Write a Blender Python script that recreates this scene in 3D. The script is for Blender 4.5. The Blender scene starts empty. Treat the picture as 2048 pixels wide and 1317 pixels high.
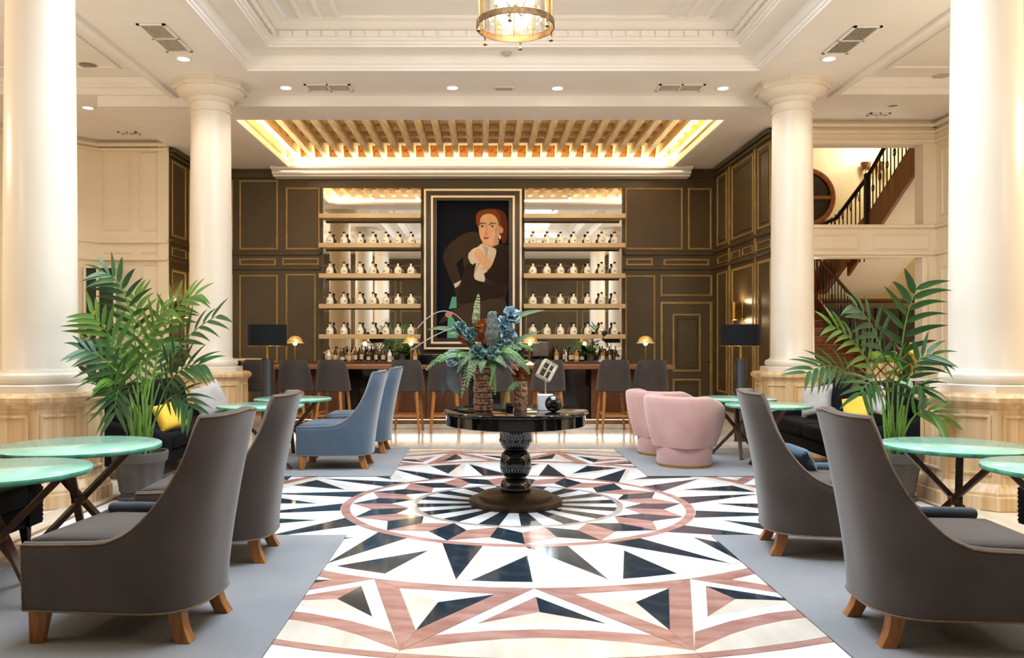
import bpy, math, random
from mathutils import Vector, Matrix
R = math.radians
random.seed(7)
SC = bpy.context.scene
COL = SC.collection

# ------------------------------------------------------------------ camera, world, light
F = 1650.0                       # focal length in pixels of the 2048 px wide frame
CX, CY, CH = 965.0, 680.0, 1.45  # vanishing point and eye height
cam = bpy.data.cameras.new('camera')
cam.sensor_width = 36; cam.lens = F / 2048 * 36
cam.shift_x = (1024 - CX) / 2048; cam.shift_y = (CY - 658.5) / 2048
cam.clip_start = .05; cam.clip_end = 200
camo = bpy.data.objects.new('camera', cam); COL.objects.link(camo)
camo.location = (0, 0, CH); camo.rotation_euler = (R(90), 0, 0)
SC.camera = camo
SC.view_settings.view_transform = 'Standard'; SC.view_settings.look = 'None'
SC.view_settings.gamma = 1; SC.view_settings.use_curve_mapping = False
SC.view_settings.exposure = 0.28
SC.cycles.max_bounces = 10; SC.cycles.diffuse_bounces = 5; SC.cycles.glossy_bounces = 5
SC.cycles.transmission_bounces = 6; SC.cycles.transparent_max_bounces = 10
SC.cycles.sample_clamp_indirect = 4.0
SC.cycles.caustics_reflective = False; SC.cycles.caustics_refractive = False
w = bpy.data.worlds.new('world'); SC.world = w; w.use_nodes = True
w.node_tree.nodes['Background'].inputs[0].default_value = (.75, .86, 1, 1)
w.node_tree.nodes['Background'].inputs[1].default_value = .6

WARM = (1, .87, .68); AMBER = (1, .74, .42); SOFT = (1, .91, .79); COVE = (1, .84, .58)
def light(kind, loc, power, color=WARM, size=.1, size_y=None, rot=(0, 0, 0), name='lamp_light', spot=None):
    d = bpy.data.lights.new(name, kind); d.energy = power; d.color = color
    if kind == 'AREA':
        d.size = size
        if size_y: d.shape = 'RECTANGLE'; d.size_y = size_y
    else:
        d.shadow_soft_size = size
    if spot: d.spot_size = R(spot); d.spot_blend = .7
    o = bpy.data.objects.new(name, d); COL.objects.link(o)
    o.location = loc; o.rotation_euler = rot
    return o
# daylight coming down through the glazed roof light of the central coffer
light('AREA', (.29, 6.5, 5.95), 800, (.74, .87, 1), 4.2, 5.4, name='skylight_daylight')
# LED cove hidden behind the lip of the joisted ceiling
light('AREA', (-.05, 17.235, 5.035), 330, COVE, 8.2, .05, rot=(R(238), 0, 0), name='cove_led_back')
light('AREA', (-.02, 17.36, 4.985), 16, COVE, 8.4, .06, rot=(R(150), 0, 0), name='cornice_led')
light('AREA', (-.05, 13.56, 5.12), 40, COVE, 8.0, .06, rot=(R(130), 0, 0), name='cove_led_front')
light('AREA', (-3.98, 15.4, 5.14), 48, COVE, .08, 3.6, rot=(0, R(-125), 0), name='cove_led_west')
light('AREA', (3.90, 15.4, 5.14), 48, COVE, .08, 3.6, rot=(0, R(125), 0), name='cove_led_east')
# LED line under the front of the bar
light('AREA', (-.2, 13.55, .155), 20, COVE, 6.6, .10, rot=(R(-35), 0, 0), name='bar_plinth_led')

# ------------------------------------------------------------------ materials
def lin(c):
    if isinstance(c, str):
        c = [int(c[i:i + 2], 16) for i in (0, 2, 4)]
    return tuple(((x / 255) / 12.92 if x / 255 <= .04045 else ((x / 255 + .055) / 1.055) ** 2.4) for x in c)
def mat(name, c, rough=.5, metal=0, c2=None, scale=8, detail=4, stretch=(1, 1, 1), bump=0, bscale=60,
        sheen=0, coat=0, spec=.5, emit=None, estr=0, trans=0, contrast=(.35, .65), ior=1.45, alpha=None):
    m = bpy.data.materials.new(name); m.use_nodes = True
    nt = m.node_tree; N = nt.nodes; L = nt.links
    b = N['Principled BSDF']
    b.inputs['Roughness'].default_value = rough; b.inputs['Metallic'].default_value = metal
    b.inputs['Specular IOR Level'].default_value = spec; b.inputs['IOR'].default_value = ior
    b.inputs['Sheen Weight'].default_value = sheen; b.inputs['Coat Weight'].default_value = coat
    b.inputs['Transmission Weight'].default_value = trans
    b.inputs['Coat Roughness'].default_value = .08
    a = lin(c) + (1,)
    if c2 is None: c2 = [max(0, x * .93) for x in ([int(c[i:i + 2], 16) for i in (0, 2, 4)] if isinstance(c, str) else c)]
    tc = N.new('ShaderNodeTexCoord'); mp = N.new('ShaderNodeMapping'); mp.inputs['Scale'].default_value = stretch
    L.new(tc.outputs['Object'], mp.inputs[0])
    nz = N.new('ShaderNodeTexNoise'); nz.inputs['Scale'].default_value = scale; nz.inputs['Detail'].default_value = detail
    L.new(mp.outputs[0], nz.inputs['Vector'])
    rp = N.new('ShaderNodeValToRGB'); rp.color_ramp.elements[0].position = contrast[0]; rp.color_ramp.elements[1].position = contrast[1]
    rp.color_ramp.elements[0].color = lin(c2) + (1,); rp.color_ramp.elements[1].color = a
    L.new(nz.outputs[0], rp.inputs[0]); L.new(rp.outputs[0], b.inputs['Base Color'])
    if emit:
        b.inputs['Emission Color'].default_value = lin(emit) + (1,); b.inputs['Emission Strength'].default_value = estr
    if bump:
        n2 = N.new('ShaderNodeTexNoise'); n2.inputs['Scale'].default_value = bscale; n2.inputs['Detail'].default_value = 3
        L.new(mp.outputs[0], n2.inputs['Vector'])
        bp = N.new('ShaderNodeBump'); bp.inputs['Strength'].default_value = bump; bp.inputs['Distance'].default_value = .01
        L.new(n2.outputs[0], bp.inputs['Height']); L.new(bp.outputs[0], b.inputs['Normal'])
    return m
def clear_glass(name, tint=(1, 1, 1), gloss=.12):
    m = bpy.data.materials.new(name); m.use_nodes = True
    nt = m.node_tree; N = nt.nodes; L = nt.links
    N.remove(N['Principled BSDF'])
    t = N.new('ShaderNodeBsdfTransparent'); t.inputs[0].default_value = tint + (1,)
    g = N.new('ShaderNodeBsdfGlossy'); g.inputs['Roughness'].default_value = .03
    lw = N.new('ShaderNodeLayerWeight'); lw.inputs[0].default_value = .25
    mr = N.new('ShaderNodeMath'); mr.operation = 'MULTIPLY_ADD'; mr.inputs[1].default_value = .6; mr.inputs[2].default_value = gloss
    L.new(lw.outputs['Fresnel'], mr.inputs[0])
    mx = N.new('ShaderNodeMixShader'); L.new(mr.outputs[0], mx.inputs[0]); L.new(t.outputs[0], mx.inputs[1]); L.new(g.outputs[0], mx.inputs[2])
    L.new(mx.outputs[0], N['Material Output'].inputs[0])
    return m
MT = dict(
    ceil=mat('ceiling_paint', 'f3eeea', .6, c2='efe9e4', scale=1.5),
    cream=mat('cream_wall_paint', 'efe2cb', .5, c2='eadbc1', scale=1.2),
    stairwall=mat('stair_wall_plaster', 'efe4c8', .6, c2='ebdebd', scale=1.2),
    column=mat('column_paint', 'e2d7c8', .32, c2='ddd1c1', scale=1),
    travertine=mat('travertine', 'dcc29c', .38, c2='c29b6b', scale=2.2, stretch=(9, 9, .3), bump=.05, bscale=30),
    olive=mat('olive_brown_paint', '4c3e28', .42, c2='463924', scale=2),
    gold=mat('gold_moulding_paint', '9c8350', .42, .2, c2='8c7443', scale=5),
    bright_gold=mat('pale_gold_frame', 'fff2d2', .4, 0, c2='fbe9c0', scale=5),
    mirror=mat('mirror_glass', 'f2f0ea', .02, 1, c2='f2f0ea'),
    white_m=mat('white_marble', 'e9ebee', .10, c2='d9dce1', scale=1.6, detail=8, stretch=(1, 2.4, 1), contrast=(.25, .6), spec=.6),
    cream_m=mat('cream_marble', 'dad3c7', .12, c2='cbc0b0', scale=2.2, detail=8, stretch=(3, .7, 1), spec=.6),
    dark_m=mat('dark_blue_green_marble', '1f2c36', .08, c2='35434c', scale=7, detail=9, contrast=(.28, .5), spec=.6),
    pink_m=mat('rose_marble', 'b58d82', .14, c2='996b61', scale=3, detail=8, stretch=(1, 3, 1), spec=.6),
    pale_m=mat('pale_veined_marble', 'dfdbd5', .12, c2='cfc9c1', scale=2.2, detail=8, stretch=(3, .7, 1), spec=.6),
    grey_m=mat('grey_marble', 'b5aaa3', .14, c2='978b85', scale=4, detail=8, spec=.6),
    brown_m=mat('brown_marble', '8a6a50', .14, c2='6f523c', scale=4, detail=8, spec=.6),
    grout=mat('floor_marble', 'e9dccb', .14, c2='dccbb4', scale=1.1, detail=8, stretch=(2, .6, 1), spec=.6),
    rug=mat('blue_grey_carpet', '919295', .95, c2='86888c', scale=1.6, bump=.5, bscale=500, spec=.1, sheen=.2),
    taupe=mat('taupe_velvet', '4d443f', .75, c2='413935', scale=3, detail=6, sheen=.3, bump=.12, bscale=200, spec=.2),
    blue_v=mat('blue_velvet', '4a5a6b', .75, c2='415162', scale=3, detail=6, sheen=.45, bump=.12, bscale=200, spec=.2),
    pink_v=mat('pink_velvet', 'c29c96', .75, c2='b78d87', scale=3, detail=6, sheen=.5, bump=.12, bscale=200, spec=.2),
    black_f=mat('black_upholstery', '0d0e12', .7, c2='0a0b0e', scale=4, sheen=0, bump=.15, bscale=200, spec=.12),
    navy=mat('navy_velvet', '26303f', .7, c2='1f2835', scale=4, sheen=.4, bump=.1, bscale=200, spec=.3),
    slate=mat('slate_blue_fabric', '4c6275', .8, c2='425869', scale=4, sheen=.3, bump=.2, bscale=200, spec=.2),
    stool_f=mat('dark_taupe_fabric', '3d3530', .8, c2='352e2a', scale=5, sheen=.15, bump=.15, bscale=200, spec=.2),
    grey_f=mat('pale_grey_linen', 'b9b2ae', .9, c2='aaa39f', scale=5, bump=.3, bscale=300, spec=.1),
    yellow_f=mat('yellow_satin', 'efc23a', .55, c2='dfae2c', scale=4, sheen=.3, bump=.1, bscale=100, spec=.3),
    piping=mat('copper_piping', '80654a', .6, c2='6e563d', scale=30),
    oak=mat('honey_oak', 'a8703c', .45, c2='8f5a2c', scale=5, stretch=(6, 6, .6), bump=.06, bscale=40),
    walnut=mat('walnut', '5c3a24', .42, c2='47291a', scale=5, stretch=(5, 5, .6), bump=.06, bscale=40),
    barwood=mat('mahogany_bar_front', '6a4226', .38, c2='57341c', scale=3, stretch=(4, 4, .5), coat=.2),
    bartop=mat('bar_top_wood', '8a5638', .3, c2='74452b', scale=3, stretch=(.5, 4, 4), coat=.3),
    stairwood=mat('stair_mahogany', '8a5226', .4, c2='6e3e1b', scale=3, stretch=(4, 4, .5)),
    joist=mat('old_pine_joist', 'f4dfb4', .7, c2='dab881', scale=4, detail=7, stretch=(6, .6, 6), bump=.2, bscale=30),
    board=mat('old_ceiling_board', 'e3c391', .75, c2='b08a56', scale=5, detail=7, bump=.25, bscale=40),
    frieze=mat('painted_frieze', 'd9b274', .6, c2='a5582c', scale=9, detail=3, contrast=(.44, .52)),
    mint=mat('mint_stone', '86bfa8', .16, c2='9fcab8', scale=2.5, detail=7, contrast=(.3, .7), coat=.3),
    mint_edge=mat('mint_stone_edge', '5fa98c', .35, c2='2f7560', scale=14, detail=8, contrast=(.3, .6)),
    black_l=mat('black_lacquer', '0a0a0c', .06, c2='0c0c0e', coat=.6),
    black_mt=mat('satin_black', '17181b', .45, c2='131417'),
    bronze_base=mat('dark_bronze', '3a2c1e', .4, .3, c2='2f2317'),
    shade=mat('black_lampshade', '17191d', .85, c2='121418', scale=40, spec=.2),
    brass=mat('brass', 'd8a94e', .25, 1, c2='c4953c'),
    lampshade_gold=mat('pale_brass_shade', 'ecc87a', .3, .55, c2='dcb562'),
    aged=mat('aged_bronze', '7a5c3c', .4, .7, c2='5c4229', scale=20),
    iron=mat('wrought_iron', '241d18', .5, .4, c2='1b1511'),
    shelf=mat('champagne_shelf', 'c9b28c', .45, .05, c2='bfa67e', scale=2),
    bottle=mat('frosted_bottle_glass', 'fffdf2', .15, c2='fdf8e2', scale=6, spec=.6, coat=.3),
    capb=mat('black_stopper', '141210', .4, c2='0f0d0c'),
    amber=mat('amber_bottle', '5a3214', .12, c2='3d200c', scale=9, coat=.4),
    darkbottle=mat('dark_bottle', '1d1612', .1, c2='2c2018', scale=9, coat=.4),
    palebottle=mat('pale_liquor', 'b98a48', .12, c2='a07034', scale=9, coat=.4),
    label=mat('paper_label', 'd9cdb4', .7, c2='cbbd9f', scale=12),
    steel=mat('brushed_steel', '8f8a84', .3, .9, c2='7c7771'),
    vent=mat('grille_paint', 'c6bcae', .5, c2='bbb0a2'),
    vent_d=mat('grille_dark', '6f675c', .6, c2='625a50'),
    lampon=mat('lit_downlight', 'ffffff', .4, emit='fff3d8', estr=14),
    bulb=mat('lit_bulb', 'fff6e0', .4, emit='ffe2a6', estr=7),
    sconceglow=mat('lit_sconce_glass', 'fff1cf', .4, emit='ffd58a', estr=9),
    lens_off=mat('unlit_lens', '8d8172', .3, c2='7a6f61'),
    glass=clear_glass('clear_glass'),
    lantern=clear_glass('lantern_glass', (1, .985, .95), .10),
    pot=mat('grey_clay_pot', '585553', .7, c2='4e4b4a', scale=6),
    soil=mat('potting_soil', '2c2119', .95, c2='1f1711', scale=40, bump=.5),
    palm=mat('palm_leaf', '66892f', .42, c2='466f28', scale=3, spec=.5),
    palm2=mat('palm_leaf_deep', '3a622f', .38, c2='264a28', scale=3, spec=.5),
    stem=mat('palm_stem', '6f9a3e', .5, c2='5c8434', scale=5),
    fern=mat('fern_green', '648a42', .6, c2='4c7036', scale=6),
    asparagus=mat('dusty_green', '7f956f', .7, c2='687f5c', scale=9),
    sage=mat('sage_spike', '9aa078', .7, c2='7f8660', scale=20, bump=.4),
    greyplume=mat('grey_plume', '6c706a', .8, c2='565a55', scale=25, bump=.5),
    bluefl=mat('blue_petal', 'a6bac2', .5, c2='7694a0', scale=5),
    tealfl=mat('teal_petal', '7d9c95', .5, c2='4c6f70', scale=5),
    orangefl=mat('rust_petal', 'a8682c', .6, c2='7c441a', scale=14),
    greyleaf=mat('grey_skeleton_leaf', '50555a', .5, c2='3e4347', scale=10),
    yellowfl=mat('yellow_green_bloom', 'c9c63a', .6, c2='b0a92c', scale=10),
    vase=mat('hammered_bronze', 'b5937a', .35, .2, c2='6a4733', scale=45, detail=3, bump=.25, bscale=70, contrast=(.42, .58)),
    whitebox=mat('white_plaster', 'e9e9ea', .5, c2='e0e0e1'),
    silver=mat('champagne_metal', 'e6dcc8', .35, .3, c2='b8ab92'),
    wdark=mat('dark_glass_panel', '14110e', .08, c2='181511', coat=.4),
    curtain=mat('dark_green_drape', '3a3a2e', .8, c2='30302a', scale=6, stretch=(6, 6, .2)),
    red=mat('red_enamel', '8e2a1e', .4), green=mat('apple_green', '84b03c', .4, c2='6f9a30', scale=4),
)
# ------------------------------------------------------------------ mesh building helpers
class MB:
    def __init__(s): s.v = []; s.f = []; s.mi = []; s.cur = 0
    def add(s, vs, fs):
        o = len(s.v); s.v += [tuple(p) for p in vs]; s.f += [tuple(i + o for i in f) for f in fs]; s.mi += [s.cur] * len(fs); return s
    def box(s, x0, x1, y0, y1, z0, z1):
        return s.add([(x0, y0, z0), (x1, y0, z0), (x1, y1, z0), (x0, y1, z0), (x0, y0, z1), (x1, y0, z1), (x1, y1, z1), (x0, y1, z1)],
                     [(3, 2, 1, 0), (4, 5, 6, 7), (0, 1, 5, 4), (1, 2, 6, 5), (2, 3, 7, 6), (3, 0, 4, 7)])
    def prism(s, poly, z0, z1, bottom=True):
        n = len(poly)
        a = sum(poly[i][0] * poly[(i + 1) % n][1] - poly[(i + 1) % n][0] * poly[i][1] for i in range(n))
        if a < 0: poly = poly[::-1]
        fs = [tuple(range(n, 2 * n))] + [(i, (i + 1) % n, n + (i + 1) % n, n + i) for i in range(n)]
        if bottom: fs.append(tuple(range(n - 1, -1, -1)))
        return s.add([(x, y, z0) for x, y in poly] + [(x, y, z1) for x, y in poly], fs)
    def grid(s, P, cu=False, cv=False):
        n, m = len(P), len(P[0]); vs = [p for r in P for p in r]; fs = []
        for i in range(n if cu else n - 1):
            for j in range(m if cv else m - 1):
                a, b = i, (i + 1) % n; c, d = j, (j + 1) % m
                fs.append((a * m + c, b * m + c, b * m + d, a * m + d))
        return s.add(vs, fs)
    def lathe(s, prof, n=24, c=(0, 0, 0), cap=True, a0=0):
        P = [[(c[0] + r * math.cos(a0 + 2 * math.pi * k / n), c[1] + r * math.sin(a0 + 2 * math.pi * k / n), c[2] + z) for r, z in prof] for k in range(n)]
        s.grid(P, cu=True)
        if cap:
            m = len(prof)
            for j, rev in ((0, True), (m - 1, False)):
                if prof[j][0] > 1e-5:
                    loop = [P[k][j] for k in range(n)]
                    s.add(loop, [tuple(range(n))[::-1] if rev else tuple(range(n))])
        return s
    def tube(s, pts, r=.01, n=6, closed=False, flat=1.0):
        pts = [Vector(p) for p in pts]; m = len(pts); P = []
        up = Vector((0, 0, 1))
        for i, p in enumerate(pts):
            a = pts[(i - 1) % m] if closed or i else p; b = pts[(i + 1) % m] if closed or i < m - 1 else p
            t = (b - a)
            t = t.normalized() if t.length > 1e-9 else Vector((0, 0, 1))
            u = t.cross(up)
            if u.length < .05: u = t.cross(Vector((1, 0, 0)))
            u.normalize(); w_ = u.cross(t).normalized()
            rr = r[i] if isinstance(r, (list, tuple)) else r
            P.append([p + (u * math.cos(2 * math.pi * k / n) + w_ * math.sin(2 * math.pi * k / n) * flat) * rr for k in range(n)])
        s.grid(P, cu=closed, cv=True)
        if not closed: s.add(P[0], [tuple(range(n))]); s.add(P[-1], [tuple(range(n))[::-1]])
        return s
    def bar(s, p, q, w_=.04, h=None, w2=None, h2=None, up=(0, 0, 1)):
        p, q = Vector(p), Vector(q); h = h or w_; w2 = w2 or w_; h2 = h2 or h
        t = (q - p).normalized(); u = t.cross(Vector(up))
        if u.length < .05: u = t.cross(Vector((0, 1, 0)))
        u.normalize(); v = u.cross(t).normalized()
        vs = []
        for c, a, b in ((p, w_, h), (q, w2, h2)):
            for i, j in ((-1, -1), (1, -1), (1, 1), (-1, 1)): vs.append(c + u * (a / 2 * i) + v * (b / 2 * j))
        return s.add(vs, [(0, 1, 2, 3), (7, 6, 5, 4), (0, 4, 5, 1), (1, 5, 6, 2), (2, 6, 7, 3), (3, 7, 4, 0)])
    def ell(s, c, r, n=12, m=8, power=1.0, rot=None):
        P = []
        def sp(x): return math.copysign(abs(x) ** power, x)
        for i in range(n):
            a = 2 * math.pi * i / n; row = []
            for j in range(m + 1):
                b = -math.pi / 2 + math.pi * j / m
                p = Vector((r[0] * sp(math.cos(b)) * sp(math.cos(a)), r[1] * sp(math.cos(b)) * sp(math.sin(a)), r[2] * sp(math.sin(b))))
                if rot: p = rot @ p
                row.append(Vector(c) + p)
            P.append(row)
        return s.grid(P, cu=True)
    def leaf(s, p, d, up, L, W, droop=.2, n=5, fold=.15, pk=.7):
        p, d, up = Vector(p), Vector(d).normalized(), Vector(up)
        side = d.cross(up)
        side = side.normalized() if side.length > 1e-4 else Vector((1, 0, 0))
        nrm = side.cross(d).normalized(); rows = []
        for i in range(n + 1):
            t = i / n; c = p + d * (L * t) + Vector((0, 0, -1)) * (droop * L * t * t)
            wd = W * (math.sin(math.pi * min(1, t ** pk * .98 + .02)) ** .8) * .5 + .0006
            rows.append([c - side * wd + nrm * (fold * wd), c, c + side * wd + nrm * (fold * wd)])
        return s.grid(rows)
    def mesh(s, name, mats):
        me = bpy.data.meshes.new(name); me.from_pydata(s.v, [], s.f)
        for m in (mats if isinstance(mats, (list, tuple)) else [mats]): me.materials.append(m)
        if any(s.mi): me.polygons.foreach_set('material_index', s.mi)
        me.validate(); return me
def build(name, mb, m, parent=None, smooth=40, bevel=0, loc=None, fix=True, seg=2):
    if isinstance(m, str): m = MT[m]
    elif isinstance(m, (list, tuple)): m = [MT[k] for k in m]
    me = mb.mesh(name, m)
    if fix:
        import bmesh
        bm = bmesh.new(); bm.from_mesh(me); bmesh.ops.remove_doubles(bm, verts=bm.verts, dist=1e-5)
        bmesh.ops.recalc_face_normals(bm, faces=bm.faces); bm.to_mesh(me); bm.free()
    if smooth:
        me.polygons.foreach_set('use_smooth', [True] * len(me.polygons)); me.set_sharp_from_angle(angle=R(smooth))
    o = bpy.data.objects.new(name, me); COL.objects.link(o)
    if parent: o.parent = parent
    if loc: o.location = loc
    if bevel:
        b = o.modifiers.new('bevel', 'BEVEL'); b.width = bevel; b.segments = seg; b.limit_method = 'ANGLE'; b.angle_limit = R(35)
        me.polygons.foreach_set('use_smooth', [True] * len(me.polygons)); me.set_sharp_from_angle(angle=R(60))
    return o
def tag(o, label, cat, group=None, kind=None):
    o['label'] = label; o['category'] = cat
    if group: o['group'] = group
    if kind: o['kind'] = kind
    return o
def thing(name, label, cat, loc=(0, 0, 0), rz=0, group=None, kind=None):
    o = bpy.data.objects.new(name, None); COL.objects.link(o); o.empty_display_size = .1
    o.location = loc; o.rotation_euler = (0, 0, rz)
    return tag(o, label, cat, group, kind)
def struct(name, mb, m, parent=None, **k):
    o = build(name, mb, m, parent, **k)
    if not parent: o['kind'] = 'structure'
    return o
KIDS = {}
def dup(root, loc, rz=None, label=None, group=None):
    r = root.copy(); COL.objects.link(r); r.location = loc
    if rz is not None: r.rotation_euler = (0, 0, rz)
    if label: r['label'] = label
    if group: r['group'] = group
    for ch in list(root.children):
        c = ch.copy(); COL.objects.link(c); c.parent = r
        for g in ch.children:
            d = g.copy(); COL.objects.link(d); d.parent = c
    return r
def at(px, py, Y): return Vector(((px - CX) * Y / F, Y, CH - (py - CY) * Y / F))     # photograph pixel to a point at depth Y
def X(px, Y): return (px - CX) * Y / F
def Z(py, Y): return CH - (py - CY) * Y / F
def bez(p0, p1, p2, n):
    p0, p1, p2 = Vector(p0), Vector(p1), Vector(p2)
    return [(1 - t) ** 2 * p0 + 2 * t * (1 - t) * p1 + t * t * p2 for t in [i / n for i in range(n + 1)]]
def rect_frame(mb, u0, u1, z0, z1, o, ud, nd, wd=.045, t=.022):
    """mitred picture-frame moulding on a wall: o origin, ud direction of u, nd outward normal"""
    o, ud, nd = Vector(o), Vector(ud), Vector(nd)
    prof = [(0, 0), (0, t * .55), (wd * .3, t), (wd * .7, t), (wd, t * .45), (wd, 0)]
    P = []
    for a, b in ((u0, z0), (u1, z0), (u1, z1), (u0, z1)):
        sa = 1 if a == u0 else -1; sb = 1 if b == z0 else -1
        P.append([o + ud * (a + sa * q) + Vector((0, 0, b + sb * q)) + nd * h for q, h in prof])
    mb.grid(P, cu=True); return mb
def rect_molding(mb, x0, x1, y0, y1, prof):
    P = []
    for a, b in ((x0, y0), (x1, y0), (x1, y1), (x0, y1)):
        sa = 1 if a == x0 else -1; sb = 1 if b == y0 else -1
        P.append([(a + sa * q, b + sb * q, z) for q, z in prof])
    mb.grid(P, cu=True); return mb
# ------------------------------------------------------------------ floor and its marble mosaic
C0 = (.30, 7.28)
floor = struct('floor', MB().box(-9, 10.6, -2.8, 20.2, -.15, 0), 'grout', smooth=0)
RUGS = [(-3.0, -1.0, 1.9, 6.06), (1.68, 3.62, 1.9, 6.06), (-3.0, -.96, 8.69, 11.0), (1.74, 3.62, 8.69, 11.0)]
def pol(a, r): return (C0[0] + r * math.sin(R(a)), C0[1] - r * math.cos(R(a)))
def arc(a0, a1, r, n=4): return [pol(a0 + (a1 - a0) * i / n, r) for i in range(n + 1)]
TILES = []
def tile(poly, m):
    cx = sum(p[0] for p in poly) / len(poly); cy = sum(p[1] for p in poly) / len(poly)
    for x0, x1, y0, y1 in RUGS:
        if all(x0 + .01 < p[0] < x1 - .01 and y0 + .01 < p[1] < y1 - .01 for p in poly): return
    if max(p[0] for p in poly) > 3.76 or min(p[0] for p in poly) < -3.17: 
        poly = [(min(3.75, max(-3.15, p[0])), p[1]) for p in poly]
    n = len(poly)
    area = abs(sum(poly[i][0] * poly[(i + 1) % n][1] - poly[(i + 1) % n][0] * poly[i][1] for i in range(n))) / 2
    if area < 1e-5: return
    out = []
    for x, y in poly:
        d = math.hypot(x - cx, y - cy) or 1; k = 1 - min(.2, .0016 / d)
        out.append((cx + (x - cx) * k, cy + (y - cy) * k))
    TILES.append((area / max(1, cy) ** 3, out, m, (cx, cy)))
H = 11.25
for k in range(32):
    a = k * H
    tile([pol(a, .30)] + arc(a, a + H, .875, 2) + [pol(a + H, .30)], 'dark_m' if k % 2 == 0 else 'white_m')
    tile(arc(a, a + H, .875, 2) + arc(a + H, a, .93, 2), 'grey_m')
    e0, e1 = ((1.10, 1.45), (.94, 1.27)) if k % 2 == 0 else ((.94, 1.27), (1.10, 1.45))
    tile([pol(a, e0[0]), pol(a, e0[1]), pol(a + H, e1[1]), pol(a + H, e1[0])], 'pink_m' if k % 2 == 0 else 'dark_m')
for k in range(16):
    a = k * 2 * H
    tile(arc(a - H, a + H, .932, 4) + [pol(a, 1.10)], 'white_m')
    tile([pol(a, 1.45), pol(a + H, 1.27), pol(a + 2 * H, 1.45)] + arc(a + 2 * H, a, 1.452, 4)[1:-1], 'white_m')
    tile(arc(a, a + 2 * H, 1.452, 5) + arc(a + 2 * H, a, 1.527, 5), 'pink_m')
    tile(arc(a, a + H, 1.53, 3) + [pol(a + H, 2.355)], 'dark_m')
    tile([pol(a + 13.5, 2.355), pol(a + 22.5, 1.755)] + arc(a + 22.5, a + 13.5, 2.355, 3)[:-1], 'dark_m')
    tile([pol(a, 1.53), pol(a + H, 2.355), pol(a + 10, 2.355), pol(a, 1.62)], 'pale_m')
    tile([pol(a, 1.62)] + arc(a + 10, a, 2.355, 3), 'white_m')
    tile(arc(a + H, a + 20.6, 1.53, 3) + [pol(a + 12, 2.355), pol(a + H, 2.355)], 'white_m')
    tile(arc(a + 20.6, a + 22.5, 1.53, 1) + [pol(a + 22.5, 1.755), pol(a + 13.5, 2.355), pol(a + 12, 2.355)], 'pale_m')
    tile(arc(a, a + 2 * H, 2.36, 4) + arc(a + 2 * H, a, 2.478, 4), 'pale_m')
    # star point with the pyramid inside it
    Va, Vb, T, Q, P1, P2, Ap = pol(a, 2.49), pol(a + 22.5, 2.49), pol(a + H, 3.51), pol(a + H, 3.24), pol(a + 5, 2.605), pol(a + 17.5, 2.605), pol(a + H, 2.79)
    tile([Va, T, Q, P1], 'pink_m'); tile([Vb, P2, Q, T], 'pink_m')
    tile([Va, P1, P2, Vb] + arc(a + 22.5, a, 2.48, 4)[1:-1], 'pink_m')
    tile([P1, P2, Ap], 'white_m'); tile([P1, Ap, Q], 'cream_m'); tile([Ap, P2, Q], 'dark_m')
    # the gap between two star points
    Lp, Rp, S, Ls, Rs, U = pol(a - 9.3, 3.285), pol(a + 9.3, 3.285), pol(a, 2.64), pol(a - 6.1, 3.10), pol(a + 6.1, 3.10), pol(a, 2.90)
    low = [pol(a + 9.3 * t, 3.16 + .125 * t * t) for t in (-1, -.5, 0, .5, 1)]
    tile([Va, S, Ls, Lp], 'white_m'); tile([Va, Rp, Rs, S], 'white_m')
    tile([Ls, Rs] + low[::-1], 'white_m')
    tile([S, U, Ls], 'pink_m'); tile([S, Rs, U], 'dark_m'); tile([U, Rs, Ls], 'cream_m')
    T0 = pol(a - H, 3.51)
    outc = [pol(a + H * t, 3.28 + .23 * t * t) for t in (-1, -.6, -.3, 0, .3, .6, 1)]
    tile(low + outc[::-1], 'pink_m')
    tile(outc + arc(a + H, a - H, 3.545, 5), 'cream_m')
    tile(arc(a - H, a + H, 3.548, 5) + arc(a + H, a - H, 3.605, 5), 'pink_m')
def fill(x0, x1, sgn):     # plain marble outside the big circle, in the front and the back arm of the cross
    xs = [x0 + (x1 - x0) * i / 6 for i in range(7)]
    cur = [(x, C0[1] + sgn * math.sqrt(3.61 ** 2 - (x - C0[0]) ** 2)) for x in xs]
    ye = 1.9 if sgn < 0 else 10.98
    tile([(x0, ye)] + cur + [(x1, ye)], 'white_m')
fill(-1.0, C0[0], -1); fill(C0[0], 1.68, -1)
tile([(3.4, 1.3), (3.4, 1.32), (3.42, 1.3)], 'dark_m')
# border bands round the court
def band(x0, x1, y0, y1, m): tile([(x0, y0), (x1, y0), (x1, y1), (x0, y1)], m)
TILE_Z = .004
def bands():
    out = []
    for m, o0, o1 in (('cream_m', 3.30, 3.44), ('dark_m', 3.445, 3.495), ('white_m', 3.50, 3.615), ('brown_m', 3.62, 3.665), ('cream_m', 3.67, 3.93)):
        for sx in (-1, 1):
            y = 1.0
            while y < 11.0 + (o1 - 3.44):
                y1 = min(y + 1.6, 11.0 + (o1 - 3.44))
                a, b = C0[0] + sx * o0, C0[0] + sx * o1
                out.append(([(min(a, b), y + .002), (max(a, b), y + .002), (max(a, b), y1), (min(a, b), y1)], m)); y = y1
        x = C0[0] - o0
        while x < C0[0] + o0 - .01:
            x1 = min(x + 1.65, C0[0] + o0)
            out.append(([(x + .002, 11.0 + o0 - 3.44 + .003), (x1, 11.0 + o0 - 3.44 + .003), (x1, 11.0 + o1 - 3.44), (x + .002, 11.0 + o1 - 3.44)], m)); x = x1
    return out
TILES.sort(key=lambda t: -t[0])
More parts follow.
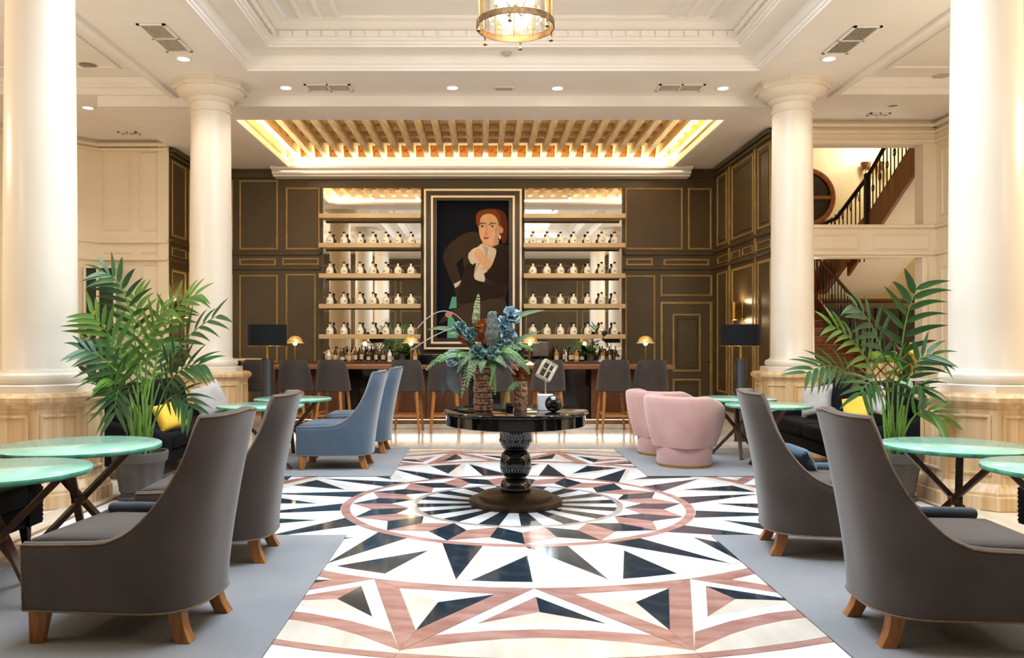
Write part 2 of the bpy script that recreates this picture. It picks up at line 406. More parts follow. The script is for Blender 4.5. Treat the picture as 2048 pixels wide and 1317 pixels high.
def mk_tile(poly, m, c):
    mb = MB(); mb.prism([(x - c[0], y - c[1]) for x, y in poly], 0, TILE_Z, False)
    return build('mosaic_tile', mb, m, floor, smooth=0, loc=(c[0], c[1], 0), fix=False)
for s_, poly, m, c in TILES[:292]: mk_tile(poly, m, c)
if len(TILES) > 292:
    keys = ['white_m', 'cream_m', 'pale_m', 'dark_m', 'pink_m', 'grey_m']; mb = MB()
    for s_, poly, m, c in TILES[292:]:
        mb.cur = keys.index(m); mb.prism(poly, 0, TILE_Z, False)
    o = build('mosaic_infill', mb, keys, floor, smooth=0, fix=False); o['kind'] = 'stuff'
for poly, m in bands():
    mb = MB(); mb.prism(poly, 0, TILE_Z, False); build('border_slab', mb, m, floor, smooth=0, fix=False)
# marble slabs of the bar floor
for j, (y0, y1) in enumerate(((11.5, 12.3), (12.31, 13.2))):
    x = -5.5
    while x < 4.9:
        build('floor_slab', MB().box(x, min(x + 1.19, 4.9), y0, y1, 0, TILE_Z), 'cream_m', floor, smooth=0, fix=False); x += 1.2
for (x0, x1, y0, y1), lab in zip(RUGS, ('blue grey carpet under the two taupe chairs left of the mosaic',
        'blue grey carpet under the two taupe chairs right of the mosaic',
        'blue grey carpet under the two blue velvet chairs left of the mosaic',
        'blue grey carpet under the two pink tub chairs right of the mosaic')):
    t = build('rug', MB().box(x0, x1, y0, y1, TILE_Z + .001, .017), 'rug', bevel=.004)
    tag(t, lab, 'carpet', 'carpets around the mosaic')
RZ = .017   # carpet top

# ------------------------------------------------------------------ ceilings
ZC = 5.2
c = MB()
c.box(-4.72, -3.28, -2.8, 12.68, ZC, 5.9); c.box(3.86, 5.33, -2.8, 12.68, ZC, 5.9)
c.box(-3.28, 3.86, 11.5, 12.68, ZC, 5.9); c.box(-3.28, 3.86, -2.8, 3.1, ZC, 5.9)
rect_molding(c, -3.28, 3.86, 3.1, 11.5, [(.004, 5.199), (.004, 5.235), (.02, 5.24), (.02, 5.275), (.05, 5.29), (.075, 5.33), (.085, 5.385), (.10, 5.39),
    (.40, 5.39), (.40, 5.42), (.425, 5.425), (.425, 5.455), (.455, 5.465), (.455, 5.50), (.475, 5.50), (.475, 5.585), (.52, 5.59), (.56, 5.61), (.61, 5.66), (.66, 5.675), (.66, 5.71)])
# upper panel round the roof light
c.box(-2.6, -1.9, 3.6, 11.0, 5.70, 5.9); c.box(2.48, 3.2, 3.6, 11.0, 5.70, 5.9); c.box(-1.9, 2.48, 9.3, 11.0, 5.70, 5.9); c.box(-1.9, 2.48, 3.6, 3.8, 5.70, 5.9)
# aisles
c.box(-9, -4.72, 12.6, 16.0, ZC, 5.9); c.box(-9, -4.72, -2.8, 12.6, 5.424, 5.9)
c.box(5.33, 8.1, 12.6, 14.4, ZC, 5.9); c.box(5.33, 8.1, -2.8, 12.6, 5.424, 5.9)
for x0, x1 in ((-8.8, -4.72), (5.33, 7.8)):
    rect_molding(c, x0, x1, 6.2, 12.6, [(.004, 5.199), (.004, 5.29), (.05, 5.30), (.05, 5.33), (.09, 5.36), (.12, 5.42), (.55, 5.42), (.55, 5.40), (.62, 5.40), (.62, 5.43)])
# bar tray: front beam and side soffits
c.box(-5.92, 4.97, 12.68, 13.47, 5.04, 5.9)
c.box(-5.92, -4.1, 13.47, 17.7, 5.10, 5.9); c.box(4.02, 4.97, 13.47, 17.7, 5.10, 5.9)
c.box(4.97, 5.33, 12.68, 14.13, ZC, 5.9); c.box(-4.1, 4.02, 13.47, 17.9, 5.60, 5.9)
for x0, x1 in ((-4.28, -4.06), (3.98, 4.20)): c.box(x0, x1, 13.47, 17.3, 5.05, 5.10); 
c.box(-4.10, -4.04, 13.47, 17.3, 5.055, 5.16); c.box(3.96, 4.02, 13.47, 17.3, 5.055, 5.16); c.box(-4.1, 4.02, 13.44, 13.5, 5.06, 5.16)
c.box(-4.79, -4.69, -2.8, 12.66, 5.155, 5.21); c.box(5.30, 5.40, -2.8, 12.66, 5.155, 5.21)
ceiling = struct('ceiling', c, 'ceil', smooth=25)
# white cornice above the bar wall, under the joists
c = MB()
prof = [(17.7, 4.90), (17.40, 4.90), (17.38, 4.93), (17.30, 4.94), (17.30, 4.985), (17.33, 4.985), (17.34, 4.97), (17.42, 4.97), (17.42, 4.99), (17.30, 5.0), (17.22, 5.01), (17.17, 5.03), (17.15, 5.07), (17.18, 5.07), (17.19, 5.02), (17.45, 5.02), (17.45, 5.30), (17.7, 5.30)]
for (x0, x1) in ((-4.42, 4.38),):
    P = [[(x, y, z) for y, z in prof] for x in (x0, x1)]
    c.grid(P, cv=True); c.add(P[0], [tuple(range(len(prof)))]); c.add(P[1], [tuple(range(len(prof)))])
struct('trim_1', c, 'ceil', smooth=25)
for i in range(32):   # dentils of the big coffer
    x = -2.72 + i * .1935
    build('dentil', MB().box(x, x + .172, 11.005, 11.035, 5.505, 5.58), 'ceil', ceiling, smooth=0)
for s_, x in ((-1, -2.79), (1, 3.345)):
    for i in range(12):
        y = 10.78 - i * .1935
        build('dentil', MB().box(x, x + .03, y, y + .172, 5.505, 5.58), 'ceil', ceiling, smooth=0)
# frames of the flat panels beside the roof light
for x0, x1 in ((-2.42, -2.1), (-1.93, 2.5), (2.68, 2.98)):
    mb = MB(); P = []
    prof = [(0, 5.70), (0, 5.675), (.03, 5.66), (.06, 5.675), (.06, 5.70)]
    y0, y1 = 9.4, 10.86
    rect_molding(mb, x0, x1, y0, y1, prof); build('panel_molding', mb, 'ceil', ceiling, smooth=25)
# roof light
wd = MB()
for i in range(5): wd.bar((-1.9 + i * 1.095, 3.8, 5.78), (-1.9 + i * 1.095, 9.3, 5.78), .06, .08)
for i in range(6): wd.bar((-1.9, 3.8 + i * 1.1, 5.78), (2.48, 3.8 + i * 1.1, 5.78), .06, .08)
w1 = struct('window_1', wd, 'ceil', smooth=0)
# joisted ceiling over the bar
bd = MB(); bd.box(-4.1, 4.02, 13.47, 17.3, 5.46, 5.6); build('ceiling_boards', bd, 'board', ceiling, smooth=0)
NJ = 29; JS = .2985; JX0 = -4.12
jm = MB().box(-.056, .056, 13.47, 17.2, 5.235, 5.46).mesh('joist', MT['joist'])
for i in range(NJ):
    o = bpy.data.objects.new('joist', jm); COL.objects.link(o); o.parent = ceiling; o.location = (JX0 + i * JS, 0, 0)
    o.rotation_euler = (0, 0, 0); o.delta_location = (0, 0, random.uniform(-.006, .006))
bm_ = MB().box(.058, JS - .058, 0, .20, 5.36, 5.46).mesh('batten', MT['joist'])
pm_ = MB().box(.057, JS - .057, 17.12, 17.18, 5.235, 5.46).mesh('painted_panel', MT['frieze'])
for i in range(NJ - 1):
    for y in (13.62, 14.17, 14.72, 15.27, 15.82, 16.37):
        o = bpy.data.objects.new('batten', bm_); COL.objects.link(o); o.parent = ceiling; o.location = (JX0 + i * JS, y + random.uniform(-.02, .02), 0)
    o = bpy.data.objects.new('painted_panel', pm_); COL.objects.link(o); o.parent = ceiling; o.location = (JX0 + i * JS, 0, 0)

# ------------------------------------------------------------------ walls
YB = 17.7
wn = struct('wall_north', MB().box(-5.92, 4.97, YB, YB + .2, 0, 5.3), 'olive', smooth=0)
def nframe(x0, x1, y0, y1, m='gold', wd=.045, parent=None, name='panel_molding', Y=YB):
    mb = MB(); rect_frame(mb, X(x0, Y), X(x1, Y), Z(y1, Y), Z(y0, Y), (0, Y, 0), (1, 0, 0), (0, -1, 0), wd)
    return build(name, mb, m, parent or wn, smooth=30, fix=True)
for f in ((478, 556, 360, 500), (571, 640, 375, 500), (478, 552, 517, 532), (564, 638, 516, 531), (478, 556, 550, 726), (571, 632, 548, 770),
          (1250, 1366, 376, 500), (1376, 1424, 376, 500), (1252, 1306, 517, 532), (1327, 1419, 518, 532), (1250, 1311, 551, 770), (1321, 1425, 550, 593),
          (430, 466, 360, 500), (430, 466, 550, 760)):
    nframe(*f)
# rail mouldings and crown of the bar wall
for i, (ya, yb, t) in enumerate(((505, 511, .05), (534, 540, .05), (345, 357, .07), (340, 346, .10))):
    for x0, x1 in ((-5.92, X(641, YB)), (X(1247, YB), 4.97)) if i < 2 else ((-5.92, 4.97),):
        build('rail_molding', MB().box(x0, x1, YB - t, YB, Z(yb, YB), Z(ya, YB)), 'olive', wn, bevel=.012)
build('baseboard_north', MB().box(-5.92, 4.97, YB - .03, YB, 0, .16), 'olive', wn, bevel=.008)
# door in the bar wall
dm = MB().box(X(1327, YB), X(1419, YB), YB - .02, YB + .02, .01, Z(610, YB)); door = struct('door_1', dm, 'olive', bevel=.006)
nframe(1321, 1425, 604, 820, wd=.06, name='door_frame', parent=door)
nframe(1345, 1402, 628, 744, parent=door, Y=YB - .02); nframe(1345, 1402, 758, 808, parent=door, Y=YB - .02)
nframe(1353, 1394, 637, 736, 'olive', .03, parent=door, Y=YB - .02); nframe(1353, 1394, 765, 801, 'olive', .03, parent=door, Y=YB - .02)
build('door_handle', MB().tube([(X(1415, YB), YB - .02, 1.0), (X(1415, YB), YB - .07, 1.0), (X(1404, YB), YB - .07, 1.0)], .012), 'brass', door)
# east dark wall
XE = 4.97
we = struct('wall_east', MB().box(XE, XE + .2, 14.13, YB, 0, 5.3), 'olive', smooth=0)
def eframe(y0, y1, z0, z1, m='gold', X_=XE, nd=(-1, 0, 0), parent=None, wd=.05):
    mb = MB(); rect_frame(mb, y0, y1, z0, z1, (X_, 0, 0), (0, 1, 0), nd, wd); return build('panel_molding', mb, m, parent or we, smooth=30)
for y0, y1 in ((16.75, 17.45), (15.12, 16.42), (14.2, 14.88)):
    eframe(y0, y1, 3.42, 4.88); eframe(y0, y1, .35, 2.86)
    eframe(y0 + .09, y1 - .09, 3.52, 4.78, 'olive', wd=.03)
for y0, y1 in ((16.6, 17.4), (15.9, 16.45), (15.15, 15.75), (14.2, 14.95)): eframe(y0, y1, 3.04, 3.20, wd=.03)
for y in (16.58, 15.0): build('pilaster_strip', MB().box(XE - .025, XE, y - .05, y + .05, 0.15, 4.95), 'gold', we, bevel=.006)
for z, t in ((3.30, .05), (2.95, .05), (5.0, .10), (4.93, .06)): build('rail_molding', MB().box(XE - t, XE, 14.13, YB, z, z + .06), 'olive', we, bevel=.012)
build('baseboard_east', MB().box(XE - .03, XE, 14.13, YB, 0, .16), 'olive', we, bevel=.008)
# west dark wall and cream wall
XW = -5.92
ww = struct('wall_west', MB().box(XW - .2, XW, 15.58, YB, 0, 5.3), 'olive', smooth=0)
for y0, y1 in ((15.7, 16.45), (16.6, 17.5)):
    eframe(y0, y1, 3.42, 4.88, X_=XW, nd=(1, 0, 0), parent=ww); eframe(y0, y1, .35, 2.80, X_=XW, nd=(1, 0, 0), parent=ww); eframe(y0, y1, 3.04, 3.22, X_=XW, nd=(1, 0, 0), parent=ww, wd=.03)
for z, t in ((3.30, .05), (2.95, .05), (5.0, .10), (4.93, .06)): build('rail_molding', MB().box(XW, XW + t, 15.58, YB, z, z + .06), 'olive', ww, bevel=.012)
cw = MB(); cw.box(-7.19, XW - .2, 15.58, 15.8, 0, 5.3); cw.box(XW - .2, XW - .001, 15.54, 15.58, 0, 5.3)
cw.prism([(-7.19, 15.58), (-7.19, 15.8), (-8.9, 14.1), (-8.75, 13.95)], 0, 5.3); cw.box(-8.95, -8.75, -2.8, 14.0, 0, 5.3)
wc = struct('wall_west_cream', cw, 'cream', smooth=0)
YC = 15.58
for f in ((208, 262, 300, 462), (280, 320, 306, 462), (208, 265, 503, 508), (285, 312, 503, 508), (283, 317, 528, 742)): nframe(*f, m='cream', parent=wc, Y=YC, wd=.035)
for z, t in ((3.27, .04), (2.94, .05), (5.08, .10), (5.0, .05)):
    build('rail_molding', MB().box(-7.19, XW, YC - t - .04, YC, z, z + .06), 'cream', wc, bevel=.015)
    mb = MB(); mb.bar((-7.19, YC - t / 2, z + .03), (-8.8, 13.95 - t / 2, z + .03), t, .06); build('rail_molding', mb, 'cream', wc, bevel=.01)
# dark glazed double door set before the chamfered corner
d2 = struct('door_2', MB().box(X(172, 15.3), X(232, 15.3), 15.28, 15.33, 0, Z(537, 15.3)), 'curtain', smooth=0)
for a, b in ((170, 174), (195, 200), (229, 233)): build('door_frame', MB().box(X(a, 15.3), X(b, 15.3), 15.24, 15.30, 0, Z(537, 15.3)), 'cream', d2, bevel=.006)
build('door_frame', MB().box(X(168, 15.3), X(235, 15.3), 15.23, 15.32, Z(537, 15.3), Z(533, 15.3)), 'cream', d2, bevel=.006)
# wall behind the camera: dark panelling
ws = MB(); ws.box(-8.95, 8.1, -3.0, -2.8, 0, 5.9)
wsouth = struct('wall_south', ws, 'olive', smooth=0)
for x0, x1 in ((-8.4, -6.2), (-6.0, -4.0), (-3.8, -1.4), (-1.2, 1.8), (2.0, 4.4), (4.6, 6.4)):
    for z0, z1 in ((.35, 2.8), (3.4, 4.9)):
        mb = MB(); rect_frame(mb, x0, x1, z0, z1, (0, -2.8, 0), (1, 0, 0), (0, 1, 0), .05); build('panel_molding', mb, 'gold', wsouth, smooth=30)
# cream wall with the two openings to the stairs
YS = 14.13
ce = MB()
zl, zu, zt = 2.86, 3.42, 4.80
xl, xr = 5.25, 7.55
ce.box(4.97 + .001, xl, YS, YS + .28, 0, 5.3); ce.box(xr, 7.95, YS, YS + .28, 0, 5.3)
ce.box(xl, xr, YS, YS + .28, zl, zu); ce.box(xl, xr, YS, YS + .28, zt, 5.3)
ce.box(7.77, 7.95, -2.8, YS, 0, 5.3)
wce = struct('wall_east_cream', ce, 'cream', smooth=0)
for x0, x1 in ((X(1600, YS), X(1718, YS)), (X(1746, YS), X(1856, YS))):
    mb = MB(); rect_frame(mb, x0, x1, 3.0, 3.26, (0, YS, 0), (1, 0, 0), (0, -1, 0), .03); build('panel_molding', mb, 'cream', wce, smooth=30)
for z, t in ((3.36, .06), (2.90, .05), (5.08, .10), (4.98, .05), (4.82, .04)):
    build('rail_molding', MB().box(xl, 7.77, YS - t, YS, z, z + .06), 'cream', wce, bevel=.015)
    build('rail_molding', MB().box(7.77 - t, 7.77, 6, YS, z, z + .06), 'cream', wce, bevel=.015)
build('jamb_molding', MB().box(xr - .03, xr + .06, YS - .04, YS, 0, zl), 'cream', wce, bevel=.012)
for z0, z1 in ((.4, 2.7), (3.55, 4.7)):
    mb = MB(); rect_frame(mb, 12.6, 13.95, z0, z1, (7.77, 0, 0), (0, 1, 0), (-1, 0, 0), .04); build('panel_molding', mb, 'cream', wce, smooth=30)
al = thing('fire_call_point', 'small red fire call point on the cream wall right of the stair opening', 'alarm', (7.77, 13.62, 2.17))
build('housing', MB().box(-.04, 0, -.07, .07, -.11, .11), 'red', al, bevel=.01); build('glass_plate', MB().box(-.045, -.04, -.04, .04, -.05, .05), 'whitebox', al)
# room of the stairs
sr = MB(); sr.box(4.97, 10.6, 19.9, 20.1, 0, 8); sr.box(10.4, 10.6, 14.4, 19.9, 0, 8); sr.box(4.97, 10.6, 14.41, 20.1, 7.4, 7.6)
sr.box(4.97, 5.17, 17.9, 19.9, 0, 8); sr.box(5.17, 10.4, 14.41, 14.5, 5.3, 7.4); sr.box(4.975, 5.17, 14.41, 17.9, 5.3, 7.4); sr.box(7.95, 10.4, 14.2, 14.41, 0, 5.3)
struct('wall_stair', sr, 'stairwall', smooth=0)
# ------------------------------------------------------------------ columns
def make_column():
    t = thing('column', '', 'column', (0, 0, 0), kind='thing', group='white columns round the court')
    a0 = R(22.5); k = 1 / math.cos(R(22.5))
    def octa(prof): return MB().lathe([(r * k, z) for r, z in prof], 8, a0=a0)
    ped = octa([(.55, .004), (.55, .115), (.535, .125), (.535, .15), (.51, .20), (.485, .225), (.485, .86), (.495, .865), (.50, .885), (.525, .90), (.54, .92), (.54, .955), (.50, .985), (.46, .99)])
    build('pedestal', ped, 'travertine', t, smooth=25)
    hw = .485 * math.tan(R(22.5))
    for i in range(8):
        a = R(45 * i); nd = Vector((math.cos(a), math.sin(a), 0)); ud = Vector((-nd.y, nd.x, 0))
        mb = MB(); rect_frame(mb, -hw + .045, hw - .045, .29, .81, nd * .483, ud, nd, .03, .022)
        build('panel_molding', mb, 'travertine', t, smooth=30)
    build('plinth', octa([(.42, .98), (.42, 1.05), (.40, 1.06)]), 'column', t, smooth=25)
    build('base_molding', MB().lathe([(.34, 1.055), (.365, 1.06), (.385, 1.085), (.39, 1.11), (.38, 1.14), (.355, 1.155), (.33, 1.16), (.325, 1.175), (.31, 1.18)], 48), 'column', t)
    build('shaft', MB().lathe([(.318, 1.178), (.305, 1.20), (.303, 1.7), (.300, 2.6), (.292, 3.6), (.280, 4.78)], 56, cap=False), 'column', t, smooth=60)
    build('neck_ring', MB().lathe([(.28, 4.77), (.296, 4.775), (.302, 4.79), (.296, 4.805), (.282, 4.81), (.282, 4.90), (.30, 4.905), (.312, 4.92), (.316, 4.935)], 48), 'column', t)
    build('capital', MB().lathe([(.316, 4.93), (.33, 4.945), (.335, 4.96), (.38, 4.975), (.43, 5.01), (.465, 5.05), (.48, 5.08), (.48, 5.09)], 48), 'column', t)
    build('abacus', octa([(.49, 5.088), (.49, 5.15), (.51, 5.16), (.51, 5.199)]), 'column', t, smooth=25)
    return t
col0 = make_column()
for i, (sx, y, lab) in enumerate(((-1, 12.15, 'white round column on octagonal stone pedestal, behind the left black sofa'), (1, 12.15, 'white round column on octagonal stone pedestal, between right floor lamp and staircase'),
        (-1, 7.47, 'large white column on octagonal stone pedestal beside the left potted palm'), (1, 7.47, 'large white column on octagonal stone pedestal right of the right potted palm'),
        (-1, 2.6, 'white column left of the camera, seen only in the bar mirror'), (1, 2.6, 'white column right of the camera, seen only in the bar mirror'))):
    p = (.28 + sx * 4.28, y, 0)
    if i == 0: col0.location = p; col0['label'] = lab
    else: dup(col0, p, 0, lab)

# ------------------------------------------------------------------ ceiling fittings
def ceil_at(px, py, z=ZC): d = (z - CH) * F / (CY - py); return (X(px, d), d, z)
def downlight(px, py, lit, label, power=55):
    p = ceil_at(px, py); t = thing('downlight', label, 'downlight', p, group='recessed ceiling downlights')
    build('trim_ring', MB().lathe([(.075, 0), (.10, 0), (.105, -.008), (.10, -.014), (.078, -.012), (.075, 0)], 24, cap=False), 'ceil', t)
    build('lens', MB().lathe([(0, -.004), (.05, -.005), (.077, -.003)], 24, cap=False), 'lampon' if lit else 'lens_off', t)
    if lit:
        light('SPOT', (p[0], p[1], p[2] - .05), power, SOFT, .07, spot=130, name='downlight_beam')
DL = [(367, 117, 'lit downlight before the left vent grille, near the far left column'), (572, 175, 'lit downlight left of the ceiling grille over the bar'),
      (905, 175, 'lit downlight just left of the small emergency light'), (1115, 176, 'lit downlight just right of the small emergency light'),
      (1446, 176, 'lit downlight right of the ceiling grille over the bar'), (1658, 117, 'lit downlight before the right vent grille, near the far right column'), (176, 215, 'lit downlight in the left aisle ceiling')]
for px, py, lab in DL: downlight(px, py, True, lab)
for px, py, lab in ((291, 213, 'unlit downlight in the left aisle ceiling, right of the lit one'), (362, 264, 'unlit downlight in the left aisle ceiling beside the far column'),
        (1786, 211, 'unlit downlight in the right aisle ceiling above the stair opening')): downlight(px, py, False, lab)
def grille(x, y, lx, ly, lab, dark, z=ZC):
    t = thing('vent_grille', lab, 'vent', (x, y, z), group='ceiling air grilles')
    mb = MB(); a, b = lx / 2, ly / 2; f = .035
    for q in ((-a, a, -b, -b + f), (-a, a, b - f, b), (-a, -a + f, -b, b), (a - f, a, -b, b)): mb.box(*q, -.016, 0)
    if lx > ly: mb.box(-.012, .012, -b, b, -.016, 0)
    else: mb.box(-a, a, -.012, .012, -.016, 0)
    build('frame', mb, 'ceil', t, smooth=0)
    build('backing', MB().box(-a, a, -b, b, -.003, 0), 'vent_d' if dark else 'vent', t, smooth=0)
    n = 9
    for i in range(n):
        if lx > ly: s_ = MB().box(-a + f, a - f, -b + f + (ly - 2 * f) * (i + .2) / n, -b + f + (ly - 2 * f) * (i + .55) / n, -.012, -.003)
        else: s_ = MB().box(-a + f + (lx - 2 * f) * (i + .2) / n, -a + f + (lx - 2 * f) * (i + .55) / n, -b + f, b - f, -.012, -.003)
        build('slat', s_, 'vent', t, smooth=0)
p = ceil_at(658, 175); grille(p[0], p[1], .68, .34, 'white air grille in the ceiling beam over the left end of the bar', False)
p = ceil_at(1360, 175); grille(p[0], p[1], .68, .34, 'white air grille in the ceiling beam over the right end of the bar', False)
p = ceil_at(331, 76); grille(p[0], p[1], .34, .95, 'air grille in the ceiling beam above the far left column', False)
p = ceil_at(1702, 80); grille(p[0], p[1], .34, .95, 'dark slotted air grille in the ceiling beam above the far right column', True)
p = ceil_at(258, 266); grille(p[0], p[1], .34, .2, 'small slot grille in the left aisle ceiling', True)
p = ceil_at(1757, 228); grille(p[0], p[1], .34, .16, 'small slot grille in the right aisle ceiling', True)
p = ceil_at(1008, 175); t = thing('emergency_light', 'small beige emergency light in the ceiling beam over the bar', 'emergency light', p)
build('housing', MB().box(-.16, .16, -.07, .07, -.02, 0), 'cream', t, bevel=.008); build('diffuser', MB().box(-.12, .12, -.045, .045, -.034, -.02), 'grey_f', t, bevel=.006)
p = ceil_at(1013, 106, 5.39); o = build('smoke_detector', MB().lathe([(0, -.03), (.05, -.03), (.075, -.012), (.085, 0)], 20), 'vent', loc=p); tag(o, 'round white smoke detector in the coffer rim below the chandelier', 'detector')
d = (5.42 - CH) * F / (CY - 152); o = build('ceiling_speaker', MB().lathe([(0, -.012), (.10, -.012), (.125, 0)], 24), 'vent', loc=(X(1881, d), d, 5.42)); tag(o, 'round speaker in the right aisle coffer beside the near column', 'speaker')
d = (5.42 - CH) * F / (CY - 131); o = build('ceiling_speaker', MB().lathe([(0, -.012), (.10, -.012), (.125, 0)], 24), 'lens_off', loc=(X(176, d), d, 5.42)); tag(o, 'round speaker in the left aisle coffer beside the near column', 'speaker')
# aisle lighting outside the frame: unseen warm point lights without fittings
for x in (-6.6, 6.4):
    for y in (3.0, 7.0): light('POINT', (x, y, 3.6), 110, WARM, .3, name='aisle_lamp')

# chandelier: glass lantern on a bronze ring
ch = thing('chandelier', 'glass lantern chandelier with bronze ring above the round black table', 'chandelier', (.29, 7.28, 4.20))
P = []
for k in range(64):
    a = 2 * math.pi * k / 64; P.append([(r * math.cos(a), r * math.sin(a), z) for r, z in ((.335, 0), (.345, 0), (.345, .055), (.335, .055))])
build('ring', MB().grid(P, cu=True, cv=True), 'aged', ch)
P = []
for k in range(64):
    a = 2 * math.pi * k / 64; P.append([(r * math.cos(a), r * math.sin(a), z) for r, z in ((.318, 1.1), (.345, 1.1), (.345, 1.16), (.318, 1.16))])
build('top_ring', MB().grid(P, cu=True, cv=True), 'aged', ch)
for k in range(12):
    a0 = 2 * math.pi * k / 12 + .02; a1 = a0 + 2 * math.pi / 12 - .04; P = []
    for i in range(7):
        a = a0 + (a1 - a0) * i / 6; P.append([(r * math.cos(a), r * math.sin(a), z) for r, z in ((.320, .06), (.327, .06), (.327, 1.1), (.320, 1.1))])
    build('glass_pane', MB().grid(P, cv=True), 'lantern', ch)
for k in range(12):
    a = 2 * math.pi * k / 12; build('rod', MB().tube([(.324 * math.cos(a), .324 * math.sin(a), .05), (.324 * math.cos(a), .324 * math.sin(a), 1.12)], .005, 6), 'brass', ch)
for k in range(6):
    a = 2 * math.pi * k / 6 + .35; x, y = .345 * math.cos(a), .345 * math.sin(a)
    build('finial', MB().lathe([(0, -.075), (.018, -.07), (.02, -.062), (.008, -.045), (.008, -.02), (.012, 0), (.004, .03), (.004, .13), (0, .14)], 10, (x, y, 0)), 'aged', ch)
for k in range(6):
    a = 2 * math.pi * k / 6; x, y = .17 * math.cos(a), .17 * math.sin(a)
    cd = build('candle', MB().lathe([(0, .2), (.02, .2), (.022, .34), (0, .34)], 10, (x, y, 0)), 'ceil', ch)
    build('bulb', MB().lathe([(0, .34), (.014, .345), (.024, .38), (.016, .43), (0, .46)], 10, (x, y, 0)), 'bulb', cd)
    build('arm', MB().tube(bez((0, 0, .25), (x * .6, y * .6, .08), (x, y, .2), 8), .008, 6), 'brass', ch)
build('stem', MB().lathe([(0, .18), (.03, .2), (.012, .26), (.012, 1.5), (.06, 1.6), (.06, 1.7)], 14), 'brass', ch)
for k in range(14):
    a = 2 * math.pi * k / 14; x, y = .22 * math.cos(a), .22 * math.sin(a)
    build('glass_drop', MB().lathe([(0, .06), (.012, .075), (.016, .1), (.006, .14), (0, .17)], 8, (x, y, 0)), 'lantern', ch)
light('POINT', (.29, 7.28, 4.62), 170, WARM, .2, name='chandelier_light')

# ------------------------------------------------------------------ sconces
def sconce(loc, rz, lab, power=14):
    t = thing('wall_sconce', lab, 'wall lamp', loc, rz)     # local -x points into the room
    build('back_plate', MB().box(-.02, 0, -.05, .05, -.16, .16), 'brass', t, bevel=.006)
    build('arm', MB().box(-.12, -.02, -.015, .015, -.015, .015), 'brass', t)
    build('tube', MB().lathe([(.05, -.17), (.055, -.17), (.055, .17), (.05, .17), (.05, -.17)], 20, (-.15, 0, 0), cap=False), 'brass', t)
    build('glow_disc', MB().lathe([(0, .10), (.049, .10)], 16, (-.15, 0, 0), cap=False), 'sconceglow', t); build('glow_disc', MB().lathe([(0, -.10), (.049, -.10)], 16, (-.15, 0, 0), cap=False), 'sconceglow', t)
    q = t.matrix_basis @ Vector((-.15, 0, .16)); light('POINT', q, power, AMBER, .03, name='sconce_up')
    q = t.matrix_basis @ Vector((-.15, 0, -.16)); light('POINT', q, power, AMBER, .03, name='sconce_down')
sconce((XE, 15.77, 2.0), 0, 'brass up and down wall sconce on the dark panelling behind the right floor lamp')
sconce((XW, 16.08, 2.05), R(180), 'brass up and down wall sconce on dark panelling behind the left palm')

# ------------------------------------------------------------------ shelves with bottles, mirrors, picture
def pmirror(x0, x1, lab):
    t = thing('bar_mirror', lab, 'mirror', (X((x0 + x1) / 2, YB), YB, 0), group='mirrors behind the bar')
    a = (X(x1, YB) - X(x0, YB)) / 2
    build('mirror_pane', MB().box(-a, a, -.03, -.004, .9, Z(377, YB)), 'mirror', t, smooth=0)
    build('frame', MB().box(-a - .03, -a, -.045, 0, .9, Z(374, YB)).box(a, a + .03, -.045, 0, .9, Z(374, YB)).box(-a, a, -.045, 0, Z(377, YB), Z(374, YB)), 'olive', t)
pmirror(647, 842, 'tall mirror behind the shelves left of the portrait'); pmirror(1049, 1243, 'tall mirror behind the shelves right of the portrait')
bd = thing('gin_bottle', '', 'bottle', (0, 0, 0))
prof = [(0, 0), (.070, 0), (.078, .010), (.080, .05), (.077, .095), (.062, .13), (.040, .15), (.024, .162), (.02, .175), (.02, .195), (.026, .197), (.026, .215), (.02, .217)]
b_ = build('body', MB().lathe(prof, 18), 'bottle', bd)
build('stopper', MB().lathe([(.021, .216), (.027, .218), (.027, .25), (.02, .256), (0, .257)], 14), 'capb', bd)
lb = MB()
for k in range(7):
    a = R(-90 - 24 + 8 * k)
P = [[(.0812 * math.cos(R(-90 + a)), .0812 * math.sin(R(-90 + a)), z) for z in (.04, .075)] for a in range(-18, 19, 6)]
build('label_emblem', lb.grid(P), 'grey_m', bd, fix=False)
rowname = ['top bottle shelf', 'second bottle shelf', 'third bottle shelf', 'lowest bottle shelf']
ordn = ['first', 'second', 'third', 'fourth', 'fifth', 'sixth', 'seventh']
first = True
SHY = 17.45
for side, x0, x1, bx in (('left', 641, 842, (660, 688, 720, 746, 772, 796, 822)), ('right', 1047, 1248, (1066, 1094, 1121, 1147, 1175, 1203, 1229))):
    for j, y in enumerate((427, 486, 547, 608, 669)):
        zt_ = Z(y, SHY - .18)
        cx = X((x0 + x1) / 2, SHY); a = (X(x1, SHY) - X(x0, SHY)) / 2
        lab = ('empty champagne coloured wall shelf at the top of the mirror %s of the portrait' % side) if j == 0 else 'champagne coloured wall shelf, the %s, %s of the portrait' % (rowname[j - 1], side)
        t = thing('wall_shelf', lab, 'shelf', (cx, SHY, zt_), group='bar wall shelves')
        build('board', MB().box(-a, a, -.18, .22, -.06, 0), 'shelf', t, bevel=.005); build('front_lip', MB().box(-a, a, -.181, -.16, -.095, -.001), 'shelf', t, bevel=.003)
        if j:
            for i, px in enumerate(bx):
                lab = 'frosted bottle with black stopper, %s from left on %s, %s of portrait' % (ordn[i], rowname[j - 1], side)
                p = (X(px, SHY), SHY - .02 + random.uniform(-.02, .02), zt_); rz = random.uniform(-.5, .5)
                if first: bd.location = p; bd.rotation_euler = (0, 0, rz); bd['label'] = lab; bd['group'] = 'bottles on the wall shelves'; first = False
                else: dup(bd, p, rz, lab, 'bottles on the wall shelves')
